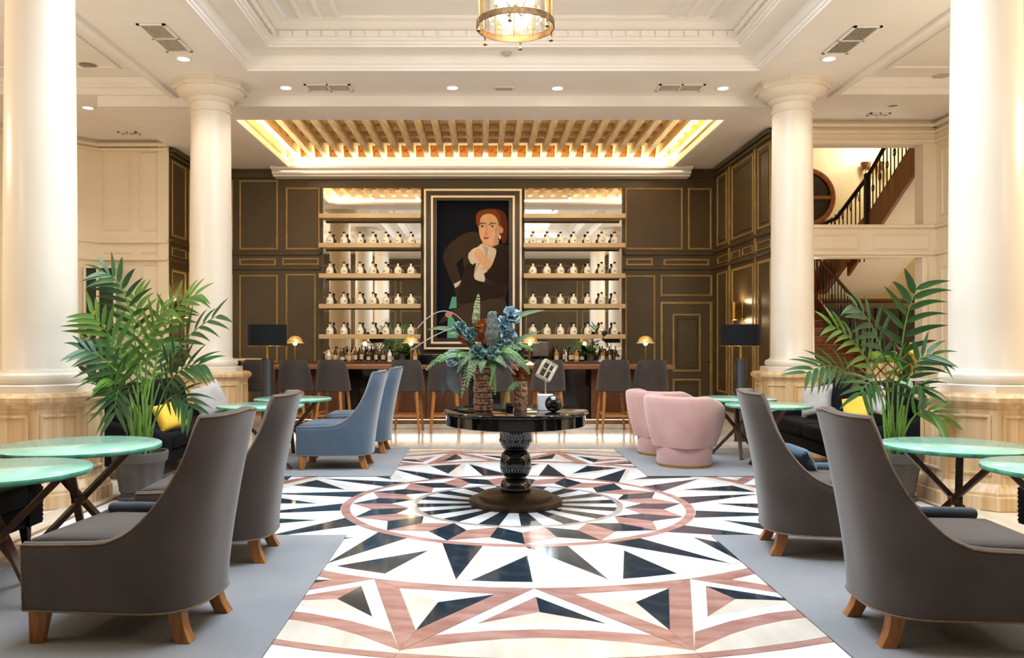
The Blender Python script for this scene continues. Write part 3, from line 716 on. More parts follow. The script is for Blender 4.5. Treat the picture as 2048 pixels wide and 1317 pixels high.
for x in (-2.9, -1.7, 1.0, 2.3):      # added spots, hidden behind the lip of the front beam, to brighten the shelves
    sp = build('added_spot_housing', MB().lathe([(0, -.03), (.03, -.03), (.035, .05), (0, .05)], 12), 'black_mt', ceiling, loc=(x, 13.60, 5.20)); sp.rotation_euler = (R(55), 0, 0)
    light('SPOT', (x, 13.64, 5.17), 120, (1, .82, .58), .03, rot=(R(57), 0, 0), spot=50, name='shelf_fill_spot')
# portrait
YP = 17.55
pt = thing('portrait_painting', 'large portrait of a woman in black with white cravat, framed over the bar', 'painting', (X(945.5, YP), YP, 0))
ox = X(945.5, YP)
def PX(px): return X(px, YP) - ox
fr = MB(); x0, x1, z0, z1 = PX(849), PX(1043), Z(699, YP), Z(379, YP)
xi0, xi1, zi0, zi1 = PX(874), PX(1017.5), Z(677, YP), Z(402, YP)
for q in ((x0, xi0, z0, z1), (xi1, x1, z0, z1), (xi0, xi1, z0, zi0), (xi0, xi1, zi1, z1)): fr.box(q[0], q[1], -.03, .14, q[2], q[3])
MT['frame_dark'] = mat('dark_brown_frame', '33221a', .4, c2='2a1b14', scale=4)
build('frame', fr, 'frame_dark', pt, smooth=0)
for (a, b, c_, d_) in ((848, 1043.5, 378.5, 699.5), (862, 1029.5, 392, 688.5)):
    mb = MB(); rect_frame(mb, PX(a), PX(b), Z(d_, YP), Z(c_, YP), (0, -.03, 0), (1, 0, 0), (0, -1, 0), .046, .02); build('gold_fillet', mb, 'bright_gold', pt, smooth=30)
PC = dict(navy='10131f', coat='3a2e25', coat2='2b221d', skirt='43382f', teal='5fae98', white='d8c9b8', white2='b8a894', skin='dcae88', skin2='c8987a', hair='7a4022', hair2='5c2e18', dark='3a2016', eye='9aa08c', lip='a8483c', gold='8a7440')
for k_, v_ in PC.items(): MT['paint_' + k_] = mat('paint_' + k_, v_, .8, scale=6, spec=.15)
def canvas(x, y): return (840 + x * .25057, 370 + y * .25057)
lay = [0]
def paint(name, poly, m):
    lay[0] += 1; y = .10 - lay[0] * .0012; mb = MB()
    pts = []
    for x, yy in poly:
        px, py = canvas(min(709, max(137, x)), min(1224, max(130, yy))); pts.append((PX(px), y, Z(py, YP)))
    mb.add(pts, [tuple(range(len(pts)))]); o = build(name, mb, 'paint_' + m, pt, smooth=0, fix=False); return o
def smoothp(poly, it=2):
    for _ in range(it):
        out = []
        for i in range(len(poly)):
            a, b = poly[i], poly[(i + 1) % len(poly)]
            out += [(a[0] * .75 + b[0] * .25, a[1] * .75 + b[1] * .25), (a[0] * .25 + b[0] * .75, a[1] * .25 + b[1] * .75)]
        poly = out
    return poly
def el(cx, cy, a, b, n=14, rot=0):
    c_, s_ = math.cos(R(rot)), math.sin(R(rot))
    return [(cx + a * math.cos(t) * c_ - b * math.sin(t) * s_, cy + a * math.cos(t) * s_ + b * math.sin(t) * c_) for t in [2 * math.pi * i / n for i in range(n)]]
build('canvas', MB().box(xi0, xi1, .10, .12, zi0, zi1), 'paint_navy', pt, smooth=0)
paint('painted_chair', [(255, 892), (288, 892), (292, 980), (228, 990)], 'teal')
paint('painted_coat', smoothp([(385, 368), (470, 372), (500, 450), (560, 490), (620, 470), (700, 480), (709, 500), (709, 920), (600, 915), (450, 940), (295, 985), (290, 900), (270, 815), (215, 690), (180, 590), (190, 520), (265, 435)], 1), 'coat')
paint('painted_background_gap', [(288, 625), (340, 575), (352, 690), (328, 758)], 'navy')
paint('painted_lapel', smoothp([(600, 520), (640, 480), (709, 490), (709, 800), (640, 820), (560, 760), (510, 720), (590, 640)], 1), 'coat2')
paint('painted_bodice', smoothp([(350, 640), (440, 620), (420, 760), (540, 790), (640, 800), (700, 900), (450, 930), (300, 960), (300, 880), (340, 770)], 1), 'coat2')
paint('painted_skirt', smoothp([(285, 985), (370, 950), (470, 930), (600, 900), (709, 920), (709, 1224), (330, 1224), (310, 1100), (260, 1060), (140, 1120), (160, 1080), (220, 1010)], 1), 'skirt')
paint('painted_chair_arm', [(228, 1040), (262, 1060), (300, 1120), (312, 1224), (214, 1224), (220, 1080)], 'teal')
paint('painted_hand', smoothp(el(228, 1035, 30, 26), 1), 'skin2')
paint('painted_cuff', [(268, 790), (330, 758), (310, 800), (280, 822)], 'white')
paint('painted_hair_back', smoothp([(450, 340), (440, 250), (460, 205), (520, 185), (610, 184), (670, 205), (698, 260), (702, 340), (698, 440), (670, 470), (648, 450), (640, 300)], 2), 'hair2')
paint('painted_neck', [(498, 430), (600, 400), (632, 440), (628, 470), (560, 500), (498, 475)], 'skin2')
paint('painted_face', smoothp([(478, 260), (466, 330), (476, 410), (500, 455), (540, 482), (585, 470), (622, 432), (642, 380), (646, 300), (630, 230), (560, 212), (500, 222)], 2), 'skin')
paint('painted_face_side', smoothp([(600, 330), (640, 290), (642, 380), (622, 432), (580, 472), (600, 400)], 1), 'skin2')
paint('painted_fringe', smoothp([(462, 345), (446, 270), (458, 212), (520, 188), (600, 190), (640, 230), (648, 320), (632, 330), (618, 262), (570, 222), (510, 230), (480, 262), (474, 320)], 2), 'hair')
paint('painted_ear', smoothp(el(652, 358, 13, 26), 1), 'skin2')
paint('painted_earring', smoothp(el(638, 414, 9, 18), 1), 'white')
for cx in (496, 578):
    paint('painted_eye', smoothp(el(cx, 326, 19, 9), 1), 'white2'); paint('painted_iris', smoothp(el(cx, 326, 8, 8), 1), 'dark')
    paint('painted_brow', [(cx - 30, 312), (cx - 5, 296), (cx + 30, 302), (cx + 34, 308), (cx, 303), (cx - 26, 317)], 'hair2')
paint('painted_nose', [(532, 320), (540, 322), (532, 372), (542, 392), (528, 400), (514, 394), (526, 388), (526, 370)], 'skin2')
paint('painted_mouth', smoothp([(504, 418), (522, 412), (534, 415), (556, 416), (540, 428), (520, 430)], 1), 'lip')
paint('painted_cravat', smoothp([(492, 462), (552, 492), (612, 505), (606, 560), (575, 640), (500, 670), (528, 776), (470, 768), (425, 745), (442, 650), (450, 615), (412, 642), (374, 562), (420, 505), (460, 495)], 1), 'white')
paint('painted_cravat_fold', [(500, 480), (545, 500), (540, 560), (470, 640), (430, 730), (455, 640), (520, 540)], 'white2')
paint('painted_hand', smoothp([(430, 520), (478, 498), (520, 560), (560, 600), (590, 622), (535, 690), (496, 712), (482, 680), (515, 645), (470, 612), (436, 582)], 2), 'skin')
paint('painted_cuff', [(480, 682), (520, 664), (538, 690), (497, 716)], 'white')
light('SPOT', (X(945, 17.2), 16.6, 4.9), 7, SOFT, .06, rot=(R(24), 0, 0), spot=75, name='portrait_spot')  # unseen spot without a fitting, lighting the portrait
# ------------------------------------------------------------------ the bar
bar = thing('bar_counter', 'long mahogany bar counter with dark recessed panels behind the stools', 'bar counter', (0, 0, 0))
BX0, BX1 = -3.45, 3.10
build('counter_top', MB().box(BX0, BX1, 13.28, 13.95, .975, 1.04), 'bartop', bar, bevel=.008)
segs = [(BX0 + .03, X(690, 13.6), 1), (X(690, 13.6), X(768, 13.6), 0), (X(768, 13.6), X(938, 13.6), 1), (X(938, 13.6), X(1000, 13.6), 0), (X(1000, 13.6), X(1118, 13.6), 1), (X(1118, 13.6), X(1182, 13.6), 0), (X(1182, 13.6), BX1 - .03, 1)]
for a, b, wood in segs:
    if wood:
        n = max(1, round((b - a) / .65)); st = (b - a) / n
        for i in range(n): build('front_panel', MB().box(a + st * i + .003, a + st * (i + 1) - .003, 13.58, 13.66, .15, .975), 'barwood', bar, bevel=.005)
    else: build('recess_panel', MB().box(a, b, 13.66, 13.70, .15, .975), 'wdark', bar)
build('carcass', MB().box(BX0 + .03, BX1 - .03, 13.70, 13.92, .004, .975), 'barwood', bar)
build('lower_step', MB().box(BX0, BX1, 13.40, 13.70, .004, .07), 'cream_m', bar, bevel=.006)
build('upper_step', MB().box(BX0 + .02, BX1 - .02, 13.50, 13.70, .07, .14), 'brown_m', bar, bevel=.006)
bb = thing('back_bar', 'dark back bar counter under the mirrors crowded with bottles', 'counter', (0, 0, 0))
build('counter_top', MB().box(-3.6, 3.15, 16.75, 17.66, .96, 1.0), 'walnut', bb, bevel=.006)
n = 10
for i in range(n):
    a = -3.55 + 6.6 * i / n; build('door', MB().box(a + .006, a + 6.6 / n - .006, 16.8, 16.83, .12, .95), 'walnut', bb, bevel=.004)
build('body', MB().box(-3.55, 3.10, 16.83, 17.66, .01, .96), 'walnut', bb, smooth=0)
# bottles standing on the back bar
def backbottle(kind, h, r):
    t = thing('liquor_bottle', '', 'bottle', (0, 0, 0), group='bottles on the back bar')
    body = MB().lathe([(0, 0), (r, 0), (r, h * .58), (r * .9, h * .66), (r * .36, h * .78), (r * .32, h * .95)], 12)
    build('body', body, kind, t); build('cap', MB().lathe([(r * .36, h * .94), (r * .38, h), (0, h)], 10), 'capb', t)
    P = [[(r * 1.012 * math.cos(R(-90 + a)), r * 1.012 * math.sin(R(-90 + a)), z) for z in (h * .15, h * .45)] for a in range(-60, 61, 20)]
    build('label', MB().grid(P), 'label', t, fix=False); return t
kinds = [('amber', .30, .042, 'amber'), ('darkbottle', .31, .04, 'black'), ('palebottle', .27, .05, 'pale gold'), ('bottle', .26, .045, 'milky white'), ('darkbottle', .22, .055, 'squat black'), ('amber', .34, .036, 'tall amber')]
ORD = 'first second third fourth fifth sixth seventh eighth ninth tenth eleventh twelfth thirteenth fourteenth fifteenth sixteenth'.split()
protos = [None] * len(kinds); PL = []
for side, a, b in (('left', 652, 838), ('right', 1106, 1240)):
    for row, Y in (('front', 16.95), ('back', 17.25)):
        n = int((X(b, Y) - X(a, Y)) / (.135 if row == 'front' else .16)); prev = None
        for i in range(n):
            k = random.randrange(len(kinds))
            x = X(a, Y) + (X(b, Y) - X(a, Y)) * (i + .5) / n + random.uniform(-.015, .015)
            if min(abs(x - X(803, 17.1)), abs(x - X(1182, 17.1))) < .17: continue
            lab = '%s bottle, %s from left in %s row of back bar, %s of portrait' % (kinds[k][3], ORD[i], row, side)
            p = (x, Y + random.uniform(-.04, .04), 1.0)
            if protos[k] is None:
                protos[k] = backbottle(*kinds[k][:3]); protos[k].location = p; protos[k]['label'] = lab
            else: dup(protos[k], p, random.uniform(-.6, .6), lab)
# coffee machine, plants, black cabinet, citrus press
cmx = X(1081, 16.9); t = thing('coffee_machine', 'steel coffee machine on the back bar right of the portrait', 'coffee machine', (cmx, 16.95, 1.0))
build('body', MB().box(-.17, .17, -.1, .25, .1, .42), 'steel', t, bevel=.02); build('base', MB().box(-.17, .17, -.2, .25, 0, .06), 'black_mt', t, bevel=.01)
build('back_panel', MB().box(-.16, .16, .12, .24, .06, .1), 'black_mt', t); build('group_head', MB().lathe([(0, .05), (.04, .05), (.045, .1), (0, .1)], 14, (0, -.05, 0)), 'black_mt', t)
build('handle', MB().tube([(0, -.06, .08), (0, -.24, .06)], .014, 8), 'black_mt', t); build('top_tray', MB().box(-.16, .16, -.09, .24, .42, .45), 'black_mt', t, bevel=.008)
t = thing('record_cabinet', 'low black lacquer cabinet on the bar below the portrait', 'cabinet', (X(868, 13.7), 13.72, 1.04))
build('body', MB().box(-.26, .26, -.12, .12, 0, .14), 'black_l', t, bevel=.008); build('lid', MB().box(-.27, .27, -.13, .13, .14, .165), 'black_l', t, bevel=.006); build('knob', MB().ell((.12, -.13, .07), (.012, .012, .012), 8, 6), 'silver', t)
def potplant(px, lab, seed):
    rnd = random.Random(seed); t = thing('potted_plant', lab, 'plant', (X(px, 17.1), 17.12, 1.0))
    build('pot', MB().lathe([(0, 0), (.07, 0), (.10, .16), (.105, .17), (.09, .17), (.085, .15), (0, .15)], 16), 'pot', t)
    for i in range(46):
        a = rnd.uniform(0, 6.28); e = rnd.uniform(.1, 1.3); d_ = Vector((math.cos(a) * math.cos(e), math.sin(a) * math.cos(e), math.sin(e)))
        mb = MB(); mb.leaf((0, 0, .15), d_, (0, 0, 1), rnd.uniform(.22, .34), .075, .35, 4); build('leaf', mb, 'fern' if i % 3 else 'palm', t, fix=False)
potplant(803, 'bushy green plant on the back bar at the left mirror', 3); potplant(1182, 'bushy green plant on the back bar at the right mirror', 4)
t = thing('citrus_press', 'lever citrus press with black ball on the bar right of the portrait', 'juicer', (X(1206, 16.8), 16.86, 1.0))
build('base', MB().lathe([(0, 0), (.09, 0), (.09, .03), (.05, .05), (0, .05)], 16), 'whitebox', t); build('column', MB().tube([(0, .06, .04), (0, .06, .42)], .02, 8), 'steel', t)
build('cup', MB().lathe([(.02, .2), (.08, .26), (.085, .27), (0, .265)], 16), 'steel', t); build('press_cone', MB().lathe([(.09, .32), (.05, .4), (.02, .43), (0, .43)], 16), 'whitebox', t)
build('lever', MB().tube([(0, .05, .42), (.02, 0, .5), (.03, -.02, .56)], .012, 8), 'steel', t); build('lever_ball', MB().ell((.03, -.02, .58), (.055, .055, .055), 14, 10), 'capb', t)

# small brass bar lamps
def barlamp(px, lab, Y=13.62):
    t = thing('bar_lamp', lab, 'table lamp', (X(px, Y), Y, 1.04), group='small brass lamps on the bar')
    build('base', MB().lathe([(0, 0), (.075, 0), (.07, .018), (.03, .035), (.012, .05), (0, .05)], 20), 'whitebox', t)
    build('stem', MB().tube([(0, 0, .04), (0, 0, .36)], .008, 8), 'brass', t)
    sh = build('shade', MB().lathe([(.125, .355), (.13, .36), (.12, .40), (.09, .445), (.05, .47), (0, .475)], 24), 'lampshade_gold', t)
    build('shade_rim', MB().lathe([(.05, .352), (.15, .352), (.152, .36), (.12, .366)], 24, cap=False), 'bright_gold', t)
    build('bulb', MB().ell((0, 0, .345), (.035, .035, .03), 12, 8), 'bulb', t)
    light('POINT', (X(px, Y), Y, 1.04 + .30), 4, AMBER, .04, name='bar_lamp_light')
for px, lab in ((590, 'brass dome lamp on the left end of the bar'), (822, 'brass dome lamp on the bar just left of the portrait'), (1060, 'brass dome lamp on the bar just right of the portrait'), (1291, 'brass dome lamp on the right end of the bar')): barlamp(px, lab)

# bar stools (local +y is the front)
def make_stool():
    t = thing('bar_stool', '', 'bar stool', (0, 0, 0), group='stools along the bar')
    P = []; n = 20
    for i in range(n + 1):
        a = R(-200 + 220 * i / n); b = abs(-90 - (-200 + 220 * i / n)) / 110
        top = 1.125 - .40 * max(0, (b - .52) / .48) ** 1.6; row = []
        k = 1 - .10 * max(0, 0)
        for j in range(9):
            z = .655 + (top - .655) * j / 8; f = .268 - .025 * (j / 8) ** 2
            row.append((f * math.cos(a) * 1.02, f * math.sin(a) * .98, z))
        row.append((.235 * math.cos(a), .23 * math.sin(a), top + .016))
        for j in range(7, -1, -1):
            z = .66 + (top - .66) * j / 8; f = .216
            row.append((f * math.cos(a), f * math.sin(a), z))
        P.append(row)
    mb = MB().grid(P, cv=True); mb.add(P[0], [tuple(range(len(P[0])))]); mb.add(P[-1], [tuple(range(len(P[0])))])
    build('backrest', mb, 'stool_f', t, smooth=50)
    build('seat', MB().lathe([(0, .64), (.235, .64), (.246, .66), (.246, .74), (.24, .765), (0, .775)], 28, (0, .03, 0)), 'stool_f', t)
    for sx in (-1, 1):
        for sy in (-1, 1): build('leg', MB().bar((sx * .17, sy * .16, .65), (sx * .225, sy * .215, .004), .045, .045, .028, .028), 'oak', t, bevel=.004)
    for sy in (-1, 1): build('footrest', MB().bar((-.2, sy * .19, .27), (.2, sy * .19, .27), .022, .032), 'oak', t)
    for sx in (-1, 1): build('footrest', MB().bar((sx * .2, -.19, .31), (sx * .2, .19, .31), .022, .032), 'oak', t)
    return t
st0 = make_stool()
for i, (px, Y, rz, lab) in enumerate(((591, 12.95, -8, 'dark taupe bar stool at the left end of the bar'), (667, 12.95, -12, 'dark taupe bar stool, second from the left end of the bar'),
        (814, 12.95, -4, 'dark taupe bar stool before the bar, directly right of the blue chair backs'), (890, 12.95, 4, 'dark taupe bar stool behind the left side of the flower arrangement'),
        (992, 12.95, 3, 'dark taupe bar stool half hidden behind the tall bronze vase'), (1096, 12.95, 5, 'dark taupe bar stool behind the wire cube sculpture'),
        (1227, 12.95, 4, 'dark taupe bar stool, second from the right end of the bar'), (1301, 12.95, 4, 'dark taupe bar stool at the right end of the bar, behind the pink chairs'),
        (512, 13.15, 30, 'dark stool at the tall round table behind the left floor lamp'))):
    p = (X(px, Y), Y, 0)
    if i == 0: st0.location = p; st0.rotation_euler = (0, 0, R(rz)); st0['label'] = lab
    else: dup(st0, p, R(rz), lab)
t = thing('high_table', 'tall round table with pale brass rimmed top behind the far left column', 'table', (X(478, 13.95), 13.95, 0))
build('tabletop', MB().lathe([(0, 1.10), (.38, 1.10), (.39, 1.115), (.38, 1.13), (0, 1.13)], 36), 'shelf', t); build('leg', MB().lathe([(.03, .02), (.03, 1.10)], 12), 'black_mt', t); build('foot', MB().lathe([(0, .004), (.22, .004), (.22, .02), (.04, .03), (0, .03)], 24), 'black_mt', t)

# floor lamps
def floorlamp(px, lab):
    Y = 11.75; t = thing('floor_lamp', lab, 'floor lamp', (X(px, Y), Y, 0), group='black drum floor lamps')
    build('base', MB().lathe([(0, .006), (.095, .006), (.085, .02), (.085, 1.17), (.08, 1.18), (0, 1.18)], 28), 'black_mt', t)
    build('neck', MB().lathe([(.014, 1.18), (.014, 1.42)], 12), 'brass', t)
    P = [[(r * math.cos(a), r * math.sin(a), z) for r, z in ((.27, 1.365), (.27, 1.665), (.264, 1.665), (.264, 1.365))] for a in [2 * math.pi * k / 40 for k in range(40)]]
    build('shade', MB().grid(P, cu=True, cv=True), 'shade', t)
    build('shade_ring', MB().tube([(.268 * math.cos(a), .268 * math.sin(a), 1.362) for a in [2 * math.pi * k / 32 for k in range(32)]], .004, 6, True), 'brass', t)
    build('bulb', MB().ell((0, 0, 1.46), (.04, .04, .06), 12, 8), 'lens_off', t)
    for k in range(3): build('spider', MB().tube([(0, 0, 1.41), (.264 * math.cos(k * 2.1), .264 * math.sin(k * 2.1), 1.41)], .004, 6), 'brass', t)
floorlamp(535, 'floor lamp with black drum shade left of the bar'); floorlamp(1481, 'floor lamp with black drum shade by the dark panelling right of the bar')

# ------------------------------------------------------------------ slipper chairs (local +x is the front)
def plan(n=72, w=.355, x0=.385, xa=-.10, xb=-.42, e=2.9):
    pts = [(x0 + (xa - x0) * i / 7, w) for i in range(7)]
    for i in range(n + 1):
        a = math.pi * i / n; c_, s_ = math.cos(a), math.sin(a)
        pts.append((xa + (xb - xa) * abs(s_) ** (2 / e), w * math.copysign(abs(c_) ** (2 / e), c_)))
    return pts + [(x0 + (xa - x0) * i / 7, -w) for i in range(6, -1, -1)]
def make_slipper(m):
    t = thing('slipper_chair', '', 'armchair', (0, 0, 0))
    pts = plan(); n = len(pts); Zb = .155
    def top(x, y):
        u = min(1, max(0, (.02 - x) / .33)); return .478 + .012 * min(1, max(0, (.3 - x) / .3)) + .585 * (1 - math.sqrt(1 - u * u)) + .02 * (u >= 1) * (1 - abs(y) / .36)
    def pos(i, z, off):
        x, y = pts[i]; b = min(1, max(0, (.1 - x) / .5)); b = b * b * (3 - 2 * b)
        a, c_ = pts[max(0, i - 1)], pts[min(n - 1, i + 1)]
        nx, ny = -(c_[1] - a[1]), (c_[0] - a[0]); L = math.hypot(nx, ny) or 1; nx, ny = nx / L, ny / L     # inward or outward
        if nx * (-x) + ny * (-y) < 0: nx, ny = -nx, -ny
        f = (z - Zb) / .95
        sc = 1 - .06 * max(0, 1 - f * 2.2)
        return (x + nx * off - .165 * b * f ** 1.5, y * sc * (1 - .09 * b * f) + ny * off, z)
    P = []
    for i in range(n):
        h = top(*pts[i]); row = []
        for j in range(9): row.append(pos(i, Zb + (h - .02 - Zb) * j / 8, 0))
        row += [pos(i, h - .004, .012), pos(i, h + .004, .032), pos(i, h - .006, .056)]
        for j in range(6): row.append(pos(i, h - .02 - (h - .02 - .40) * j / 5, .066))
        P.append(row)
    mb = MB().grid(P); mb.add(P[0], [tuple(range(len(P[0])))]); mb.add(P[-1], [tuple(range(len(P[0])))])
    sh = build('shell', mb, m, t, smooth=50)
    ring = [pos(i, Zb, .03) for i in range(n)]
    S = MB(); inner = [pos(i, .44, .05) for i in range(n)]
    lo = [(x, y, Zb) for x, y, z in ring]; lv = []
    cx = sum(p[0] for p in inner) / n
    for z, k in ((.18, 1), (.42, 1), (.465, .992), (.488, .97), (.50, .92), (.512, .75), (.52, .4)):
        lv.append([(cx + (p[0] - cx) * k, p[1] * k, z) for p in inner])
    S.grid(lv, cv=True); S.add(lv[-1], [tuple(range(n))]); S.add(lv[0], [tuple(range(n))]); build('seat', S, m, t, smooth=50)
    build('underframe', MB().prism([(x * .96, y * .96) for x, y, z in ring], Zb - .002, Zb + .03), m, t, smooth=0)
    edge = [pos(i, top(*pts[i]) - .008, .004) for i in range(n)]
    build('piping', MB().tube([pos(0, .16, 0)] + edge + [pos(n - 1, .16, 0)], .0045, 6), 'piping', t)
    build('piping', MB().tube([pos(i, Zb + .004, -.002) for i in range(n)], .0045, 6), 'piping', t)
    for sy in (-1, 1):
        build('leg', MB().bar((.322, sy * .288, Zb), (.335, sy * .292, 0), .088, .088, .06, .06), 'oak', t, bevel=.004)
        P = [[(cx_ + a_ * w_ / 2, sy * cy_ + b_ * w_ / 2, z_) for a_, b_ in ((-1, -1), (1, -1), (1, 1), (-1, 1))] for cx_, cy_, z_, w_ in ((-.312, .20, Zb, .07), (-.318, .203, .11, .068), (-.333, .209, .06, .066), (-.362, .219, 0, .07))]
        lg = MB().grid(P, cv=True); lg.add(P[0], [(0, 1, 2, 3)]); lg.add(P[-1], [(3, 2, 1, 0)])
        build('leg', lg, 'oak', t, bevel=.003)
    return t
def place(kind_root, used, x, y, rz, lab, group):
    p = (x, y, RZ)
    if not used: kind_root.location = p; kind_root.rotation_euler = (0, 0, R(rz)); kind_root['label'] = lab; kind_root['group'] = group; return kind_root
    return dup(kind_root, p, R(rz), lab, group)
g_ = 'taupe velvet slipper chairs round the mosaic'
sc0 = make_slipper('taupe')
place(sc0, 0, -1.745, 4.17, 174, 'nearest taupe slipper chair at left, beside the mint table at the edge', g_)
place(sc0, 1, -1.80, 5.51, 183, 'taupe slipper chair partly hidden behind the nearest left slipper chair', g_)
place(sc0, 1, 2.265, 4.05, -4, 'nearest taupe slipper chair at right, cut by the picture edge', g_)
place(sc0, 1, 2.34, 5.64, -10, 'taupe slipper chair with slate blue pillow, behind the nearest right one', g_)
sb0 = make_slipper('blue_v')
place(sb0, 0, -1.655, 9.37, 180, 'blue velvet slipper chair on the left carpet, nearer of the two', 'blue velvet slipper chairs')
place(sb0, 1, -1.60, 10.62, 180, 'blue velvet slipper chair behind the other blue one, nearer the bar', 'blue velvet slipper chairs')
# tub chairs
def SE(a): return (abs(math.cos(a)) ** 3 + abs(math.sin(a)) ** 3) ** (-1 / 3) * .94
def make_tub():
    t = thing('tub_chair', '', 'armchair', (0, 0, 0), group='pink velvet tub chairs')
    n = 40; P = []
    for i in range(n + 1):
        a = R(52 + 256 * i / n); b = abs(180 - (52 + 256 * i / n)) / 128
        top = .80 - .13 * max(0, (b - .62) / .38) ** 1.5; row = []
        for j in range(9):
            q = j / 8; z = .225 + (top - .03 - .225) * q; f = (.335 + .10 * math.sin(q * 1.5)) * SE(a)
            row.append((f * math.cos(a), f * math.sin(a), z))
        for dz, f in ((-.008, .425), (.004, .395), (-.002, .345), (-.03, .325)): row.append((f * SE(a) * math.cos(a), f * SE(a) * math.sin(a), top + dz))
        for j in range(5): row.append((.315 * SE(a) * math.cos(a), .315 * SE(a) * math.sin(a), top - .05 - (top - .05 - .36) * j / 4))
        P.append(row)
    mb = MB().grid(P); mb.add(P[0], [tuple(range(len(P[0])))]); mb.add(P[-1], [tuple(range(len(P[0])))])
    build('shell', mb, 'pink_v', t, smooth=50)
    build('seat', MB().lathe([(0, .24), (.31, .24), (.32, .28), (.32, .40), (.31, .44), (.2, .455), (0, .46)], 40), 'pink_v', t)
    build('base', MB().lathe([(0, .025), (.305, .025), (.31, .04), (.315, .24), (0, .24)], 40), 'pink_v', t)
    build('kick_ring', MB().lathe([(0, 0), (.308, 0), (.31, .025), (0, .025)], 40), 'brass', t); return t
tb = make_tub()
for i, (x, y, rz, lab) in enumerate(((2.31, 9.45, 38, 'pink velvet tub chair on the right carpet, nearer of the two'), (2.27, 10.4, 32, 'pink velvet tub chair on the right carpet, behind the other pink one'))):
    if i == 0: tb.location = (x, y, RZ); tb.rotation_euler = (0, 0, R(rz)); tb['label'] = lab
    else: dup(tb, (x, y, RZ), R(rz), lab)

# ------------------------------------------------------------------ mint tables
def make_mint(r=.465):
    t = thing('mint_table', '', 'side table', (0, 0, 0), group='round mint topped tables')
    mb = MB(); mb.cur = 1; mb.lathe([(r - .004, .688), (r, .692), (r, .714)], 64, cap=False); mb.cur = 0; mb.lathe([(r, .714), (r - .004, .718), (0, .718)], 64, cap=False); mb.lathe([(0, .688), (r - .004, .688)], 64, cap=False)
    build('tabletop', mb, ['mint', 'mint_edge'], t, smooth=50)
    for k in range(3):
        a = R(120 * k + 25); ca, sa = math.cos(a), math.sin(a)
        build('leg', MB().bar((ca * .33, sa * .33, .688), (-ca * .33 + .04 * sa, -sa * .33 - .04 * ca, 0), .05, .036, .042, .03), 'walnut', t, bevel=.004)
    build('joint', MB().lathe([(.03, .31), (.046, .32), (.046, .375), (.03, .385)], 6, cap=True), 'aged', t, smooth=20); return t
mt0 = make_mint()
for i, (x, y, rz, lab) in enumerate(((-2.66, 4.55, 0, 'round mint stone table at the left edge, nearest the camera'), (-2.745, 5.62, 20, 'round mint stone table on crossed legs before the left potted palm'),
        (3.32, 4.62, 10, 'round mint stone table at the right edge, nearest the camera'), (3.22, 5.62, 30, 'round mint stone table on crossed legs before the right near column'),
        (-2.43, 9.05, 40, 'round mint stone table left of the blue chairs, nearer of the far pair'), (-2.32, 10.1, 10, 'round mint stone table left of the blue chairs, nearer the bar'),
        (3.17, 9.15, 15, 'round mint stone table right of the pink chairs, nearer of the far pair'), (3.13, 10.15, 50, 'round mint stone table right of the pink chairs, nearer the bar'))):
    if i == 0: mt0.location = (x, y, RZ); mt0.rotation_euler = (0, 0, R(rz)); mt0['label'] = lab
    else:
        o = dup(mt0, (x, y, RZ), R(rz), lab)
        if i == 1: o.scale = (1.13, 1.13, 1)

# ------------------------------------------------------------------ sofas and cushions
def sofa(lab, loc, rz, L, m='black_f', back=.86):
    t = thing('sofa', lab, 'sofa', loc, rz)      # local +x front, y along the length
    h = L / 2
    build('base', MB().box(-.42, .44, -h, h, .14, .30), m, t, bevel=.03)
    n = 2 if L > 1.4 else 1; st = (L - .36) / n
    for i in range(n):
        y0 = -h + .18 + st * i
        build('seat_cushion', MB().box(-.22, .48, y0 + .006, y0 + st - .006, .295, .46), m, t, bevel=.05, seg=4)
        bk = MB(); bk.ell((0, 0, 0), (.13, st / 2, .27), 24, 14, .55, Matrix.Rotation(R(-14), 3, 'Y'))
        build('back_cushion', bk, m, t, loc=(-.24, y0 + st / 2, .70))
    build('backrest', MB().box(-.46, -.30, -h, h, .16, back - .08), m, t, bevel=.05, seg=4)
    for s_ in (-1, 1):
        y = s_ * (h - .09); P = []
        for x, zt in ((-.44, .70), (-.30, .66), (-.12, .60), (.08, .56), (.28, .53), (.40, .50), (.46, .44)):
            P.append([(x, y - .085, .15), (x, y - .09, zt - .05), (x, y - .06, zt - .01), (x, y, zt), (x, y + .06, zt - .01), (x, y + .09, zt - .05), (x, y + .085, .15)])
        mb = MB().grid(P, cv=True); mb.add(P[0], [tuple(range(7))]); mb.add(P[-1], [tuple(range(7))]); build('arm', mb, 'navy' if m == 'navy' else m, t, smooth=50)
        for x in (-.36, .38): build('leg', MB().bar((x, s_ * (h - .09), .15), (x, s_ * (h - .07), .004), .06, .06, .04, .04), 'black_mt', t)
    return t
sofa('long black sofa between the left columns, behind the potted palm', (-3.72, 9.75, 0), 0, 2.55, back=.92)
sofa('long black sofa between the right columns, behind the potted palm', (4.24, 9.75, 0), R(180), 2.55, back=.92)
def studded(lab, x, y, rz):
    t = sofa(lab, (x, y, 0), rz, 1.75)
    for k in range(9):
        for s_ in (-1, 1): build('nail_stud', MB().ell((.455, s_ * .88, .17 + k * .032), (.006, .008, .008), 6, 4), 'black_mt', t)
studded('black sofa with nail studs under the nearest left mint tables', -3.60, 5.02, 0)
studded('black sofa with nail studs beside the nearest right mint tables', 4.26, 4.98, R(180))
